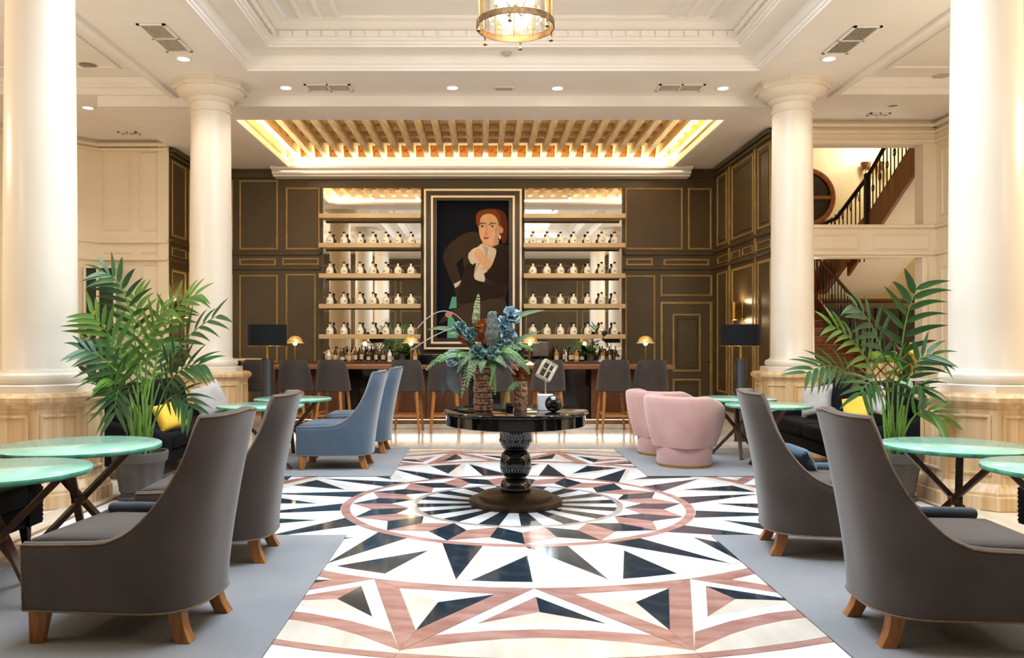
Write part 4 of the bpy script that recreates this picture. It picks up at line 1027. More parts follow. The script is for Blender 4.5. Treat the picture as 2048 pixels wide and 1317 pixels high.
def cushion(name, lab, loc, w_, h_, t_, m, rot, group=None):
    mb = MB(); n = 12; P = []
    for side in (1, -1):
        rows = []
        for i in range(n + 1):
            u = -1 + 2 * i / n; row = []
            for j in range(n + 1):
                v = -1 + 2 * j / n; th = max(0, (1 - u ** 4) * (1 - v ** 4)) ** .5
                k = 1 - .08 * (1 - abs(u)) * abs(v) ** 3 - .0; k2 = 1 - .08 * (1 - abs(v)) * abs(u) ** 3
                row.append((side * t_ / 2 * th, u * w_ / 2 * k2, v * h_ / 2 * k))
            rows.append(row)
        mb.grid(rows)
    o = build(name, mb, m, smooth=60); o.location = loc; o.rotation_euler = [R(a) for a in rot]
    return tag(o, lab, 'cushion', group)
cg = 'scatter cushions on the sofas'
cushion('throw_pillow', 'pale grey throw pillow leaning on the left black sofa', at(420, 800, 10.3), .46, .42, .17, 'grey_f', (18, -18, -35), cg)
cushion('throw_pillow', 'yellow throw pillow on the left black sofa beside the palm', at(340, 833, 9.0), .34, .32, .15, 'yellow_f', (12, -25, -40), cg)
cushion('throw_pillow', 'pale grey throw pillow leaning at the far end of the right black sofa', at(1634, 803, 10.45), .44, .42, .16, 'grey_f', (-12, 20, 30), cg)
cushion('throw_pillow', 'yellow throw pillow on the right black sofa behind the taupe chair', at(1716, 820, 9.4), .36, .34, .15, 'yellow_f', (-15, 28, 40), cg)
cushion('throw_pillow', 'beige throw pillow with gold edge on the right black sofa behind the palm', at(1776, 808, 9.0), .46, .34, .15, 'grey_f', (15, 22, 20), cg)
def bolster(lab, x, y, rz, m):
    mb = MB(); mb.lathe([(0, -.17), (.024, -.168), (.031, -.15), (.034, 0), (.031, .15), (.024, .168), (0, .17)], 20)
    o = build('bolster_cushion', mb, m); o.location = (x, y, RZ + .505 + .022); o.rotation_euler = (R(90), 0, R(rz)); tag(o, lab, 'cushion', 'bolsters on the slipper chairs')
bolster('dark navy bolster on the seat of the nearest left taupe chair', -1.84, 4.44, 86, 'navy')
bolster('dark navy bolster on the seat of the nearest right taupe chair', 2.40, 4.31, -94, 'navy')
bolster('slate blue bolster on the seat of the second right taupe chair', 2.42, 5.86, -98, 'slate')
cushion('throw_pillow', 'slate blue pillow leaning in the second right taupe chair', (2.24, 5.84, RZ + .60), .28, .19, .09, 'slate', (8, -34, 14), cg)
# dark tub chair far left, tall table with flowers
t = thing('dark_tub_chair', 'dark round backed chair behind the left palm, by the cream wall', 'armchair', (X(203, 12.2), 12.2, 0), R(20))
n = 30; P = []
for i in range(n + 1):
    a = R(50 + 260 * i / n); b = abs(180 - (50 + 260 * i / n)) / 130; top = 1.1 - .5 * b ** 2.2
    P.append([(.38 * math.cos(a), .38 * math.sin(a), .2), (.42 * math.cos(a), .42 * math.sin(a), top - .03), (.38 * math.cos(a), .38 * math.sin(a), top), (.33 * math.cos(a), .33 * math.sin(a), top - .03), (.32 * math.cos(a), .32 * math.sin(a), .2)])
build('backrest', MB().grid(P, cv=True), 'stool_f', t); build('seat', MB().lathe([(0, .2), (.34, .2), (.34, .42), (.3, .46), (0, .47)], 30), 'stool_f', t)
for k in range(4): a = R(45 + 90 * k); build('leg', MB().bar((.24 * math.cos(a), .24 * math.sin(a), .21), (.28 * math.cos(a), .28 * math.sin(a), .004), .05, .05, .03, .03), 'walnut', t)
tx, ty = X(178, 13.3), 13.3
t = thing('console_table', 'narrow tall console with brass edge before the dark glazed door', 'console', (tx, ty, 0))
build('tabletop', MB().box(-.34, .34, -.2, .2, 1.06, 1.10), 'shelf', t, bevel=.006)
for sx in (-1, 1):
    for sy in (-1, 1): build('leg', MB().box(sx * .3 - .02, sx * .3 + .02, sy * .16 - .02, sy * .16 + .02, .004, 1.06), 'black_mt', t)
t = thing('flower_vase', 'glass vase of yellow green blooms on the tall console at left', 'vase', (X(163, 13.25), 13.25, 1.10))
build('vase', MB().lathe([(0, 0), (.06, 0), (.07, .02), (.05, .3), (.045, .3), (.06, .03), (0, .02)], 18), 'lantern', t)
rnd = random.Random(5)
for k in range(14):
    a = rnd.uniform(0, 6.28); e = rnd.uniform(.8, 1.45); L = rnd.uniform(.45, .85); d_ = Vector((math.cos(a) * math.cos(e), math.sin(a) * math.cos(e), math.sin(e))) * L
    s_ = build('stem', MB().tube(bez((0, 0, .05), (d_.x * .2, d_.y * .2, d_.z * .6), d_, 5), .005, 5), 'stem', t)
    for q in range(5): build('bloom', MB().ell(d_ + Vector((rnd.uniform(-.07, .07), rnd.uniform(-.07, .07), rnd.uniform(-.1, .05))), (.022, .022, .03), 7, 5), 'yellowfl', s_)
# ------------------------------------------------------------------ round black table and what stands on it
TX, TY = .292, 7.28
t = thing('pedestal_table', 'round black lacquer pedestal table in the middle of the mosaic', 'table', (TX, TY, TILE_Z))
build('base', MB().lathe([(0, 0), (.41, 0), (.415, .02), (.405, .045), (.33, .06), (.325, .085), (.29, .10), (.15, .115), (0, .115)], 64), 'bronze_base', t)
def ballprof(z0, z1, zc, r):
    hz0, hz1 = zc - z0, z1 - zc; out = []
    for k in range(17):
        a = -math.pi / 2 + math.pi * k / 16; out.append((.07 + (r - .07) * math.cos(a) ** .75, zc + (hz1 if a > 0 else hz0) * math.sin(a)))
    return out
build('turned_ball', MB().lathe(ballprof(.10, .228, .135, .138), 40), 'black_l', t)
build('turned_ball', MB().lathe(ballprof(.235, .475, .355, .138), 40), 'black_l', t)
def fluted(z0, z1, r0, r1):
    P = []; n = 72
    for k in range(n):
        a = 2 * math.pi * k / n; d_ = .006 if k % 3 == 0 else 0
        P.append([((r - d_) * math.cos(a), (r - d_) * math.sin(a), z) for r, z in ((r0 * .9, z0), (r0, z0 + .006), (r1, z1 - .006), (r1 * .9, z1))])
    return MB().grid(P, cu=True)
build('fluted_ring', fluted(.305, .335, .137, .140), 'black_l', t, smooth=30)
build('fluted_ring', fluted(.545, .575, .146, .147), 'black_l', t, smooth=30)
build('drum', MB().lathe([(0, .475), (.10, .478), (.122, .50), (.137, .535), (.142, .57), (.142, .66), (.16, .69), (.2, .72), (0, .72)], 40), 'black_l', t)
build('apron', MB().lathe([(.2, .695), (.60, .695), (.612, .702), (.612, .79), (.60, .795), (0, .795)], 72), 'black_l', t)
build('tabletop', MB().lathe([(0, .795), (.62, .795), (.635, .803), (.638, .815), (.632, .828), (.62, .832), (0, .832)], 80), 'black_l', t)
TT = TILE_Z + .832
def vase(name, lab, px, py, Y, s, h, n, square):
    t = thing(name, lab, 'vase', (X(px, Y), Y, TT), R(8) if square else 0)
    for k in range(n):
        z0, z1 = h * k / n, h * (k + 1) / n; mb = MB()
        if square:
            a = s / 2 * (1 + .035 * ((k % 2) * 2 - 1)); mb.prism([(-a, -a), (a, -a), (a, a), (-a, a)], z0 + .004, z1)
            o = build('band', mb, 'vase', t, bevel=.006)
        else:
            f = math.sin(math.pi * (.25 + .5 * (k + .5) / n)); a = s / 2 * (.75 + .25 * f); mb.lathe([(0, z0), (a * .96, z0 + .001), (a, (z0 + z1) / 2), (a * .96, z1), (0, z1)], 20); build('band', mb, 'vase', t)
    return t
VX, VY = X(966, 7.12), 7.12
vase('tall_vase', 'tall square hammered bronze vase holding the flower arrangement', 966, 0, VY, .148, .42, 8, True)
vase('small_vase', 'short rounded hammered bronze vase holding a rust coloured flower', 1041, 0, 7.16, .125, .25, 6, False)
bl = build('black_sphere', MB().ell((0, 0, .072), (.073, .073, .073), 32, 20), 'black_l', loc=(X(1107, 7.0), 7.0, TT)); tag(bl, 'glossy black sphere on the round black table', 'ornament')
t = thing('cube_sculpture', 'white cube stand with a tilted open metal cube on a rod, on the round table', 'sculpture', (X(1091, 7.22), 7.22, TT))
build('stand', MB().box(-.068, .068, -.068, .068, 0, .135), 'whitebox', t, bevel=.004); build('rod', MB().tube([(0, 0, .135), (0, 0, .27)], .005, 8), 'silver', t)
rm = Matrix.Rotation(R(10), 3, 'Z') @ Matrix.Rotation(R(-8), 3, 'X') @ Matrix.Rotation(R(30), 3, 'Y'); cc = Vector((.01, 0, .345)); a = .068
def cp(x, y, z): return cc + rm @ Vector((x * a * .85, y * a * .55, z * a * 1.12))
E = []
for u in (-1, 1):
    for v in (-1, 1): E += [((u, v, -1), (u, v, 1)), ((u, -1, v), (u, 1, v)), ((-1, u, v), (1, u, v))]
E += [((0, -1, -1), (0, -1, 1)), ((-1, -1, 0), (1, -1, 0)), ((1, 0, -1), (1, 0, 1))]
for p, q in E: build('cube_bar', MB().bar(cp(*p), cp(*q), .012), 'silver', t, smooth=0)
o = build('tealight_holder', MB().box(-.03, .03, -.03, .03, 0, .055).box(-.026, .026, -.026, .026, .055, .07), 'black_l', loc=(X(1019, 7.1), 7.1, TT), bevel=.003); tag(o, 'small dark glass candle holder between the two bronze vases', 'candle holder')

fa = thing('flower_arrangement', 'large arrangement of blue flowers, ferns and grey leaves in the tall bronze vase', 'flower arrangement', (VX, VY, TT + .42))
def fp(px, py, dy=0):                     # photograph pixel to a point of the arrangement
    return at(px, py, VY + dy) - Vector((VX, VY, TT + .42))
rnd = random.Random(11)
def frond(name, pts, m, n=16, L=.08, W=.022, droop=.25, stemm='stem', taper=True, parent=None, plumes=1):
    """a fern frond: leaflets along a curved rib"""
    mb = MB(); k = len(pts) - 1
    for i in range(1, k + 1):
        t_ = i / k; d_ = (pts[i] - pts[i - 1]).normalized(); side = d_.cross(Vector((0, -.8, .5)))
        side = side.normalized() if side.length > .1 else Vector((1, 0, 0))
        nn = side.cross(d_).normalized(); l = L * (1 - .75 * t_ if taper else math.sin(math.pi * (.15 + .8 * t_)))
        for s_ in (-1, 1):
            for _ in range(plumes):
                dd = side * s_ + d_ * .55 + nn * rnd.uniform(-.25, .25) + Vector((rnd.uniform(-.2, .2), rnd.uniform(-.2, .2), rnd.uniform(-.2, .2))) * (1 if plumes > 1 else .3)
                mb.leaf(pts[i], dd, nn, l * rnd.uniform(.85, 1.15), W, droop, 3)
    mb.tube(pts, .004, 5)
    return build(name, mb, m, parent or fa, fix=False)
org = Vector((0, 0, -.03))
# bright ferns drooping left and right
for a, b, L in (((915, 672, -.2), (854, 738, -.26), .062), ((925, 690, -.28), (880, 722, -.32), .055), ((1020, 664, -.15), (1058, 746, -.2), .06), ((1005, 672, -.25), (1046, 722, -.28), .055),
        ((988, 690, -.22), (990, 788, -.24), .05), ((1000, 700, -.22), (980, 770, -.25), .045), ((1035, 672, -.05), (1064, 700, -.05), .05)):
    frond('fern_frond', bez(org, fp(*a), fp(*b), 30), 'fern', L=L, W=.016)
frond('fern_frond', bez(fp(1040, 765, 0), fp(1012, 772, -.1), fp(1008, 816, -.12), 16), 'fern', L=.035, W=.013)
# dusty asparagus plumes
for a, b, L in (((945, 690, -.22), (923, 795, -.26), .055), ((950, 680, -.26), (935, 775, -.3), .05), ((935, 680, -.22), (915, 745, -.26), .05), ((955, 668, -.2), (938, 722, -.24), .05),
        ((1010, 676, -.2), (1050, 738, -.22), .055), ((1000, 668, -.16), (1040, 700, -.18), .05), ((985, 690, -.22), (1012, 735, -.26), .045), ((940, 655, -.12), (898, 668, -.14), .04), ((965, 700, -.24), (962, 745, -.27), .045)):
    frond('asparagus_spray', bez(org, fp(*a), fp(*b), 22), 'asparagus', L=L, W=.006, plumes=6, taper=False)
# sage spike and grey plume
def spike(name, p, q, r, m, n=16, k=9):
    mb = MB(); p, q = Vector(p), Vector(q); d_ = (q - p)
    mb.tube([org, p, q], .006, 6)
    for i in range(n):
        t_ = i / n; c_ = p + d_ * t_
        for j in range(k):
            a = 2 * math.pi * j / k + i * .7; rr = r * (1 - (.72 if name == 'sage_spike' else .45) * t_ ** 2) * rnd.uniform(.85, 1.15) * (.6 + .4 * min(1, t_ * 5)); o_ = Vector((math.cos(a), math.sin(a), .35)).normalized()
            mb.ell(c_ + o_ * rr * .55, (rr * .42, rr * .42, rr * .5), 6, 4)
    return build(name, mb, m, fa, fix=False)
spike('sage_spike', fp(951, 652, -.06), fp(957, 588, -.06), .040, 'sage', 11, 6); spike('grey_plume', fp(981, 690, -.18), fp(985, 626, -.18), .068, 'greyplume', 16, 11)
# rust protea heads
def protea(p, r, m, nm='rust_flower', par=None, k=70):
    mb = MB()
    for i in range(k):
        u = rnd.uniform(-.35, 1); a = rnd.uniform(0, 6.28); s_ = math.sqrt(max(0, 1 - u * u)); d_ = Vector((s_ * math.cos(a), s_ * math.sin(a), u))
        mb.leaf(Vector(p) + d_ * r * .35, d_, (.3, .2, 1), r * .75, r * .42, -.1, 3, .4)
    mb.ell(p, (r * .62, r * .62, r * .62), 10, 8); mb.tube([org, p], .006, 5); return build(nm, mb, m, par or fa, fix=False)
protea(fp(967, 660, -.14), .085, 'orangefl'); protea(fp(968, 680, -.16), .065, 'orangefl'); protea(fp(928, 680, -.12), .06, 'orangefl')
# blue flowers with broad petals
def bloom(p, r, m, nm='blue_flower', tilt=(0, -1, .4), n=3):
    t_ = Vector(tilt).normalized(); u = t_.cross(Vector((0, 0, 1))).normalized(); v = u.cross(t_); mb = MB(); mb.tube([org, Vector(p)], .006, 5)
    f = build(nm, mb, 'stem', fa, fix=False)
    for ring in range(n):
        k = 4 + ring
        for i in range(k):
            a = 2 * math.pi * i / k + ring * .5; o_ = (u * math.cos(a) + v * math.sin(a)); d_ = o_ * (.35 + .35 * ring) + t_ * (1 - .3 * ring)
            pm = MB(); pm.leaf(Vector(p) + o_ * r * .10, d_, t_ - o_, r * (.62 + .12 * ring), r * .95, .05, 6, -.75, 1.0); build('petal', pm, m, f, fix=False)
bloom(fp(1024, 630, -.1), .10, 'bluefl', tilt=(.9, -1, .9), n=3); bloom(fp(1008, 648, -.12), .09, 'bluefl', tilt=(-.3, -1, .5), n=3); bloom(fp(1016, 672, -.14), .09, 'bluefl', tilt=(.5, -1, -.3), n=3); bloom(fp(906, 716, -.22), .085, 'bluefl', tilt=(-.6, -1, .2), n=3); bloom(fp(1022, 690, -.05), .10, 'tealfl', tilt=(.8, -1, 0))
bloom(fp(940, 668, -.16), .07, 'tealfl', tilt=(-.3, -1, .4)); bloom(fp(955, 705, -.2), .08, 'tealfl', tilt=(0, -1, 0)); bloom(fp(920, 655, -.1), .07, 'tealfl', tilt=(-.5, -1, .6)); bloom(fp(985, 705, -.2), .07, 'tealfl', tilt=(.2, -1, -.1)); bloom(fp(1002, 685, -.16), .07, 'tealfl', tilt=(.4, -1, .2))
# long grey leaves
def blade(p0, p1, p2, W, m, nm='leaf'):
    pts = bez(p0, p1, p2, 12); mb = MB(); rows = []
    for i, p in enumerate(pts):
        t_ = i / 12; d_ = (pts[min(12, i + 1)] - pts[max(0, i - 1)]).normalized(); s_ = d_.cross(Vector((0, -1, .15))).normalized(); wd = W * math.sin(math.pi * min(1, .06 + .94 * t_)) ** .7 / 2 + .001
        n_ = s_.cross(d_); rows.append([p - s_ * wd + n_ * wd * .2, p, p + s_ * wd + n_ * wd * .2])
    mb.grid(rows); return build(nm, mb, m, fa, fix=False)
blade(org, fp(985, 625, -.05), fp(1090, 621, -.1), .055, 'asparagus'); blade(org, fp(1000, 690, -.1), fp(1082, 662, -.12), .045, 'asparagus')
blade(org, fp(925, 640, -.1), fp(855, 660, -.12), .05, 'asparagus'); blade(org, fp(910, 700, -.2), fp(884, 790, -.2), .13, 'greyleaf', 'skeleton_leaf'); blade(fp(905, 725, -.22), fp(896, 760, -.24), fp(918, 790, -.22), .10, 'greyleaf', 'skeleton_leaf')
blade(org, fp(1000, 700, -.15), fp(1008, 750, -.15), .10, 'greyleaf', 'skeleton_leaf'); blade(org, fp(985, 660, -.1), fp(992, 640, -.1), .09, 'greyleaf', 'skeleton_leaf'); blade(org, fp(1020, 690, 0), fp(1058, 745, -.05), .07, 'greyleaf', 'skeleton_leaf')
build('curved_stem', MB().tube(bez(org, fp(915, 560, -.1), fp(834, 658, -.15), 20), .004, 5), 'grey_m', fa); build('curved_stem', MB().tube(bez(fp(924, 652, -.1), fp(880, 660, -.12), fp(824, 700, -.14), 16), .004, 5), 'grey_m', fa)
build('pale_stem', MB().tube(bez(org, fp(1000, 705, -.2), fp(1030, 750, -.2), 10), .005, 5), 'grey_f', fa); build('pale_stem', MB().tube(bez(org, fp(1005, 690, -.2), fp(1036, 742, -.2), 10), .005, 5), 'grey_f', fa)
for i in range(44):   # filler leaves round the mouth of the vase
    a = rnd.uniform(0, 6.28); e = rnd.uniform(.0, 1.2); d_ = Vector((math.cos(a) * math.cos(e), math.sin(a) * math.cos(e), math.sin(e)))
    mb = MB(); mb.leaf(org + Vector((0, 0, .03)), d_, (0, 0, 1), rnd.uniform(.12, .24), .06, .3, 4); build('leaf', mb, ('tealfl', 'asparagus', 'greyleaf', 'palm2')[i % 4], fa, fix=False)
o = thing('dried_flower', 'rust coloured dried flower head in the short bronze vase', 'flower', (X(1041, 7.16), 7.16, TT + .25))
org = Vector((0, 0, -.02)); protea((0, 0, .055), .075, 'orangefl', 'flower_head', o, 90)

# ------------------------------------------------------------------ potted palms
def palm(name, lab, base, fronds, seed, m1='palm', m2='palm2'):
    rnd = random.Random(seed); t = thing('potted_palm', lab, 'potted palm', base)
    P = []; n = 72
    for k in range(n):
        a = 2 * math.pi * k / n; fl = .010 if (k // 3) % 2 else 0
        P.append([(r * math.cos(a), r * math.sin(a), z) for r, z in ((.0, .004), (.19, .004), (.195, .03), (.165, .045), (.165, .07), (.18 , .085), (.18 - fl, .11), (.215 - fl, .32), (.222, .345), (.235, .35), (.245, .42), (.24, .435), (.225, .435), (.21, .38))])
    build('pot', MB().grid(P, cu=True), 'pot', t, smooth=35)
    build('soil', MB().lathe([(0, .395), (.12, .395), (.214, .385)], 24, cap=False), 'soil', t)
    for i, f in enumerate(fronds):
        (tx_, ty_, dy), (cx_, cy_, dy2), L, W, nl, m = f
        Y0 = base[1]; o0 = Vector(base)
        p0 = Vector((rnd.uniform(-.08, .08), rnd.uniform(-.08, .08), .39)); p1 = at(cx_, cy_, Y0 + dy2) - o0; p2 = at(tx_, ty_, Y0 + dy) - o0
        pts = bez(p0, p1, p2, 28)
        rb = build('frond', MB().tube(pts, [.011 - .008 * j / 28 for j in range(29)], 6), 'stem', t, fix=False)
        mm = m1 if m else m2
        for j in range(nl):
            q = .42 + .58 * (j + .5) / nl; k = min(27, int(q * 28)); d_ = (pts[k + 1] - pts[k]).normalized()
            side = d_.cross(Vector((.1 * math.sin(i * 2.3), -.72, .62)))
            side = side.normalized() if side.length > .15 else d_.cross(Vector((0, 1, 0))).normalized()
            nn = side.cross(d_).normalized(); s_ = 1 if j % 2 else -1; c_ = pts[k].lerp(pts[k + 1], q * 28 - k)
            ll = L * (.65 + .35 * math.sin(math.pi * (q - .42) / .58 * .9 + .3)) * rnd.uniform(.88, 1.12)
            ahead = .85 + 1.5 * max(0, q - .6)
            mb = MB(); mb.leaf(c_, side * s_ + d_ * ahead + nn * rnd.uniform(.05, .3), nn, ll * 1.02, W * .92 * rnd.uniform(.85, 1.15), rnd.uniform(.12, .42), 7, .25, .58)
            build('leaflet', mb, mm, rb, fix=False)
    for k in range(5):
        a = 2 * math.pi * k / 5; build('stem', MB().tube([(.05 * math.cos(a), .05 * math.sin(a), .38), (.09 * math.cos(a), .09 * math.sin(a), .85)], [.022, .012], 7), 'stem', t)
    return t
LP = (-3.12, 7.52, 0)
palm('potted_palm', 'potted palm with arching fronds in a fluted grey pot, left of the mosaic', LP, [
    ((205, 545, -.4), (290, 560, -.2), .32, .045, 18, 0), ((398, 590, -.1), (300, 600, 0), .36, .05, 18, 1), ((436, 632, -.3), (310, 690, -.2), .34, .045, 16, 0),
    ((182, 628, -.42), (265, 700, -.2), .38, .05, 18, 1), ((165, 700, -.5), (250, 710, -.3), .32, .05, 16, 0), ((335, 620, -.35), (275, 640, -.3), .34, .05, 16, 1),
    ((405, 730, -.35), (320, 720, -.3), .34, .05, 16, 0), ((230, 830, -.4), (235, 700, -.3), .30, .045, 14, 0), ((385, 820, -.4), (340, 730, -.3), .30, .042, 14, 0),
    ((205, 760, -.4), (240, 740, -.3), .30, .045, 14, 1), ((270, 590, .3), (280, 700, .2), .36, .05, 18, 1), ((330, 690, .5), (300, 720, .3), .34, .05, 14, 0), ((215, 690, .5), (250, 720, .3), .34, .05, 14, 0), ((300, 760, -.5), (285, 740, -.4), .28, .045, 12, 1)], 1)
RP = (3.74, 7.50, 0)
palm('potted_palm', 'potted palm with dark spreading fronds in a grey pot, right of the mosaic', RP, [
    ((1835, 575, -.2), (1790, 660, -.1), .40, .06, 12, 0), ((1705, 612, -.2), (1785, 650, -.1), .38, .058, 13, 0),
    ((1610, 748, -.35), (1720, 680, -.2), .32, .05, 18, 0), ((1660, 650, -.3), (1760, 690, -.2), .34, .05, 16, 1), ((1870, 712, -.3), (1810, 690, -.2), .30, .045, 14, 0),
    ((1890, 850, -.35), (1830, 770, -.3), .28, .04, 14, 1), ((1720, 790, -.45), (1760, 700, -.3), .30, .045, 14, 0), ((1850, 790, -.4), (1815, 720, -.3), .28, .045, 12, 0), ((1790, 720, -.5), (1790, 720, -.4), .28, .045, 12, 1),], 2)

# ------------------------------------------------------------------ staircase beyond the right aisle
sx0, sx1 = 5.2, 7.35; RISE, RUN, SY0 = .17, .30, 14.45; NS = 14
stt = thing('staircase', 'mahogany staircase rising behind the cream opening at right', 'staircase', (0, 0, 0))
for i in range(NS):
    y = SY0 + i * RUN
    build('tread', MB().box(sx0, sx1, y - .025, y + RUN + .01, RISE * (i + 1) - .035, RISE * (i + 1)), 'stairwood', stt, bevel=.006)
    build('riser', MB().box(sx0, sx1 - .02, y, y + .02, RISE * i + (.004 if i == 0 else 0), RISE * (i + 1) - .035), 'stairwood', stt)
ye, ze = SY0 + NS * RUN, RISE * NS
build('landing', MB().box(sx0, 10.3, ye, 19.88, ze - .05, ze), 'stairwood', stt)
sl = RISE / RUN
def sz(y): return (y - SY0) * sl + .17
mb = MB(); P = []
for x in (sx1, sx1 + .05): P.append([(x, SY0 - .05, .006), (x, SY0 - .05, sz(SY0 - .05) + .12), (x, ye, sz(ye) + .12), (x, ye, sz(ye) - .35)])
mb.grid(P, cv=True); mb.add(P[0], [(0, 1, 2, 3)]); mb.add(P[1], [(3, 2, 1, 0)]); build('stringer', mb, 'stairwood', stt, smooth=0)
rx = sx1 + .02
build('handrail', MB().tube([(rx, SY0 - .1, sz(SY0) + .95), (rx, ye, sz(ye) + 1.0)], .035, 10), 'walnut', stt)
build('newel', MB().box(rx - .05, rx + .05, SY0 - .15, SY0 - .05, .006, 1.25), 'walnut', stt, bevel=.01)
nb = int((ye - SY0) / .15)
for i in range(nb):
    y = SY0 + .1 + i * .15; build('baluster', MB().tube([(rx, y, sz(y) + .1), (rx, y, sz(y) + .95)], .011, 6), 'iron', stt)
    if i % 3 == 1: build('baluster_knot', MB().tube([(rx, y + .05 * math.cos(a), sz(y) + .5 + .07 * math.sin(a)) for a in [2 * math.pi * k / 10 for k in range(10)]], .008, 5, True), 'iron', stt)
# upper flight coming back towards the hall
ux0, ux1 = 7.6, 8.9
def uz(y): return 3.10 + (17.2 - y) * .60
mb = MB(); P = []
for x in (ux0, ux0 + .06): P.append([(x, 17.2, uz(17.2) + .28), (x, 14.45, uz(14.45) + .28), (x, 14.45, uz(14.45) - .32), (x, 17.2, uz(17.2) - .32)])
mb.grid(P, cv=True); mb.add(P[0], [(0, 1, 2, 3)]); mb.add(P[1], [(3, 2, 1, 0)]); build('upper_stringer', mb, 'stairwood', stt, smooth=0)
mb = MB(); P = []
for x in (ux0 + .06, ux1): P.append([(x, 18.4, 2.45), (x, 14.45, uz(14.45) - .30), (x, 14.45, uz(14.45) - .1), (x, 18.4, 2.7)])
mb.grid(P, cv=True); mb.add(P[0], [(0, 1, 2, 3)]); mb.add(P[1], [(3, 2, 1, 0)]); build('upper_soffit', mb, 'cream', stt, smooth=0)
build('upper_handrail', MB().tube([(rx, 18.2, 3.95), (rx + .05, 17.3, 4.0), (ux0, 16.3, uz(16.3) + 1.02), (ux0, 14.5, uz(14.5) + 1.05)], .04, 10), 'iron', stt)
build('newel', MB().box(ux0 - .05, ux0 + .05, 16.25, 16.35, uz(16.3), uz(16.3) + 1.1), 'iron', stt, bevel=.01)
for i in range(13):
    y = 16.2 - i * .14; build('baluster', MB().tube([(ux0, y, uz(y) + .25), (ux0, y, uz(y) + 1.0)], .012, 6), 'iron', stt)
    if i % 2: build('baluster_knot', MB().tube([(ux0, y + .05 * math.cos(a), uz(y) + .62 + .07 * math.sin(a)) for a in [2 * math.pi * k / 10 for k in range(10)]], .009, 5, True), 'iron', stt)
for i in range(13):
    y = 18.2 - i * .15; q = (18.2 - y) / 1.9; x = rx + (ux0 - rx) * q; z1 = 3.95 + (uz(16.3) + 1.0 - 3.95) * q ** 1.6
    build('baluster', MB().tube([(x, y, 3.0), (x, y, z1)], .012, 6), 'iron', stt)
    if i % 2 == 0: build('arch', MB().tube(bez((x, y, z1 - .22), (x, y - .075, z1 + .14), (x, y - .15, z1 - .2), 8), .009, 5), 'iron', stt)
mb = MB(); P = []
for dx in (-.03, .03): P.append([(rx + dx, 18.6, 3.0), (rx + dx, 18.2, 2.98), (ux0 + dx, 16.3, uz(16.3) + .28), (ux0 + dx, 16.3, uz(16.3) - .30), (rx + dx, 18.6, 2.36)])
mb.grid(P, cv=True); mb.add(P[0], [tuple(range(5))]); mb.add(P[1], [tuple(range(5))]); build('curved_stringer', mb, 'stairwood', stt, smooth=0)
wp = MB()
for i in range(7): build('wall_plank', MB().box(6.7 + i * .3, 6.7 + i * .3 + .292, 18.95, 18.99, 2.5, 3.0), 'stairwood', stt)
# sloping ceiling of the next flight
mb = MB(); mb.bar((9.2, 16.2, 6.05), (9.2, 14.6, 5.0), 1.6, .14); build('upper_flight_soffit', mb, 'cream', stt, smooth=0)
mb = MB(); mb.bar((8.38, 16.2, 6.03), (8.38, 14.6, 4.98), .06, .16); build('upper_flight_edge', mb, 'stairwood', stt, smooth=0)
# dark glazed screen below the upper flight
scn = thing('glass_screen', 'dark glazed screen below the upper stair flight', 'screen', (0, 0, 0))
for i in range(4): build('pane', MB().box(7.5 + i * .55, 7.5 + i * .55 + .52, 18.0, 18.03, .02, 2.13), 'wdark', scn)
for i in range(5): build('mullion', MB().box(7.46 + i * .55, 7.5 + i * .55, 17.97, 18.05, .004, 2.15), 'iron', scn)
# round window and sconce on the stair wall
rw = struct('window_3', MB().lathe([(0, 0), (.62, 0)], 48, cap=False), 'wdark', smooth=0); rw.location = (X(1612, 19.8), 19.86, Z(395, 19.8)); rw.rotation_euler = (R(90), 0, 0)
P = [[(r * math.cos(a), r * math.sin(a), z) for r, z in ((.60, -.02), (.60, .06), (.64, .08), (.70, .08), (.72, .05), (.72, -.02))] for a in [2 * math.pi * k / 56 for k in range(56)]]
build('window_frame', MB().grid(P, cu=True), 'stairwood', rw); build('window_bar', MB().box(-.62, .62, -.04, .04, 0, .05), 'stairwood', rw)
t = thing('wall_sconce', 'twin shade sconce glowing on the yellow stair wall', 'wall lamp', (X(1741, 19.8), 19.88, Z(335, 19.8)))
build('back_plate', MB().lathe([(0, 0), (.07, .05), (.03, .1), (0, .1)], 14, (0, -.06, -.16)), 'brass', t)
for s_ in (-1, 1):
    build('shade', MB().lathe([(.10, -.08), (.12, .10), (.115, .10), (.095, -.08)], 18, (s_ * .16, -.18, 0), cap=False), 'aged', t); build('bulb', MB().ell((s_ * .16, -.18, .04), (.04, .04, .06), 10, 8), 'bulb', t)
    build('arm', MB().tube(bez((0, -.04, -.1), (s_ * .16, -.12, -.2), (s_ * .16, -.18, -.08), 8), .012, 6), 'brass', t)
light('POINT', (X(1741, 19.8), 19.55, Z(335, 19.8) + .2), 26, AMBER, .06, name='stair_sconce_light')
light('POINT', (9.0, 18.9, 6.2), 60, WARM, .2, name='stair_upper_fill'); light('POINT', (8.4, 15.6, 1.5), 45, SOFT, .15, name='stair_lower_fill'); light('POINT', (6.0, 15.2, 2.5), 14, SOFT, .15, name='stair_foot_fill')  # added fill points without fittings, brightening the stair room
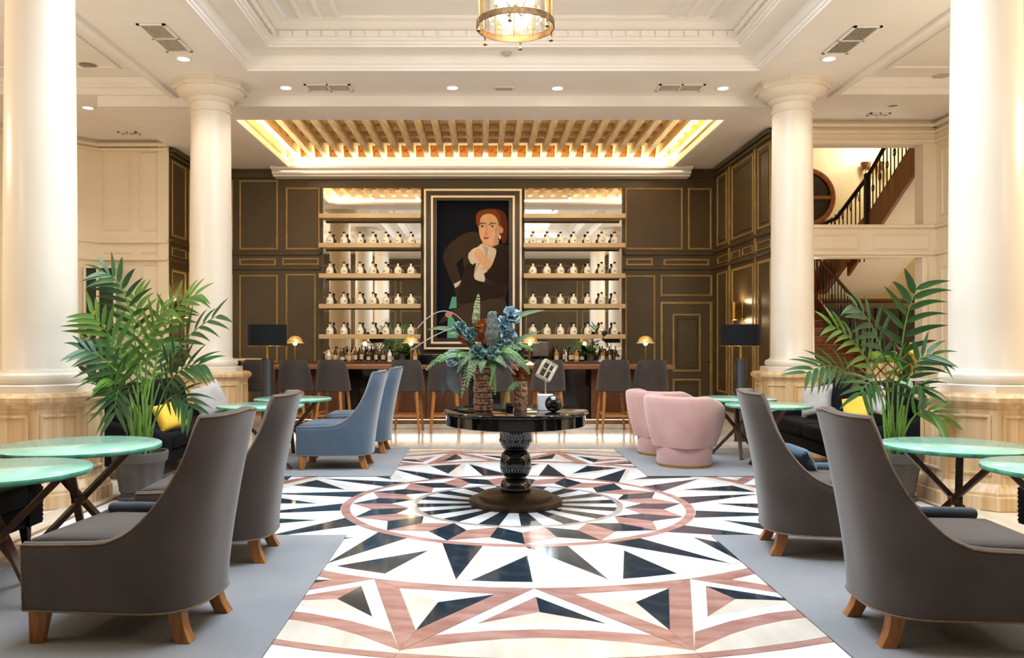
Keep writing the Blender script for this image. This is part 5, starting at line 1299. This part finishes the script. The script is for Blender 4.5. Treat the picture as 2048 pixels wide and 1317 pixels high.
# console with the planter of apples
cxx, cyy = 6.98, 13.78
t = thing('stair_console', 'white topped console table in front of the stair opening', 'console', (cxx, cyy, 0))
build('tabletop', MB().box(-.55, .5, -.18, .18, .77, .81), 'whitebox', t, bevel=.006)
for sx in (-.5, .45):
    for sy in (-.14, .14): build('leg', MB().box(sx - .02, sx + .02, sy - .02, sy + .02, .004, .77), 'black_mt', t)
t = thing('planter_box', 'carved wooden planter box with diamond lattice on the stair console', 'planter', (X(1768, 13.78), 13.78, .81))
build('body', MB().box(-.24, .24, -.13, .13, 0, .26), 'travertine', t, bevel=.008)
for a, b in (((-.24, 0), (0, .26)), ((0, .26), (.24, 0)), ((-.24, .26), (0, 0)), ((0, 0), (.24, .26))): build('lattice_bar', MB().bar((a[0], -.135, a[1]), (b[0], -.135, b[1]), .012, .02), 'walnut', t)
for i, (dx, dy, lab) in enumerate(((-.115, 0, 'large green apple ornament in the carved planter, left one'), (.115, .0, 'large green apple ornament in the carved planter, right one'))):
    o = build('apple_ornament', MB().lathe([(0, .02), (.05, 0), (.10, .05), (.11, .11), (.08, .18), (.03, .19), (0, .17)], 18), 'green', loc=(X(1768, 13.78) + dx, 13.78 + dy, 1.07)); tag(o, lab, 'ornament')
t = thing('gold_lamp', 'slim golden vase on the console before the stair opening', 'vase', (X(1823, 13.8), 13.8, .81)); build('body', MB().lathe([(0, 0), (.05, 0), (.03, .1), (.03, .2), (.08, .32), (.09, .42), (.05, .54), (.02, .60), (0, .60)], 18), 'brass', t); build('foot', MB().lathe([(0, 0), (.07, 0), (.05, .03), (0, .03)], 16), 'brass', t)
o = build('glass_ornament', MB().lathe([(0, 0), (.06, .01), (.10, .07), (.09, .14), (.04, .18), (0, .185)], 20), 'mint', loc=(X(1811, 11.4), 11.4, Z(785, 11.4))); tag(o, 'pale green lamp globe behind the right black sofa', 'lamp globe')
t = thing('globe_stand', 'slim dark side table under the pale green globe behind the right sofa', 'side table', (X(1811, 11.4), 11.4, 0)); zz = Z(785, 11.4)
build('tabletop', MB().lathe([(0, zz - .03), (.22, zz - .03), (.22, zz - .002), (0, zz - .002)], 28), 'black_mt', t); build('leg', MB().lathe([(.02, .02), (.02, zz - .03)], 10), 'black_mt', t); build('foot', MB().lathe([(0, .004), (.18, .004), (.18, .02), (0, .03)], 24), 'black_mt', t)
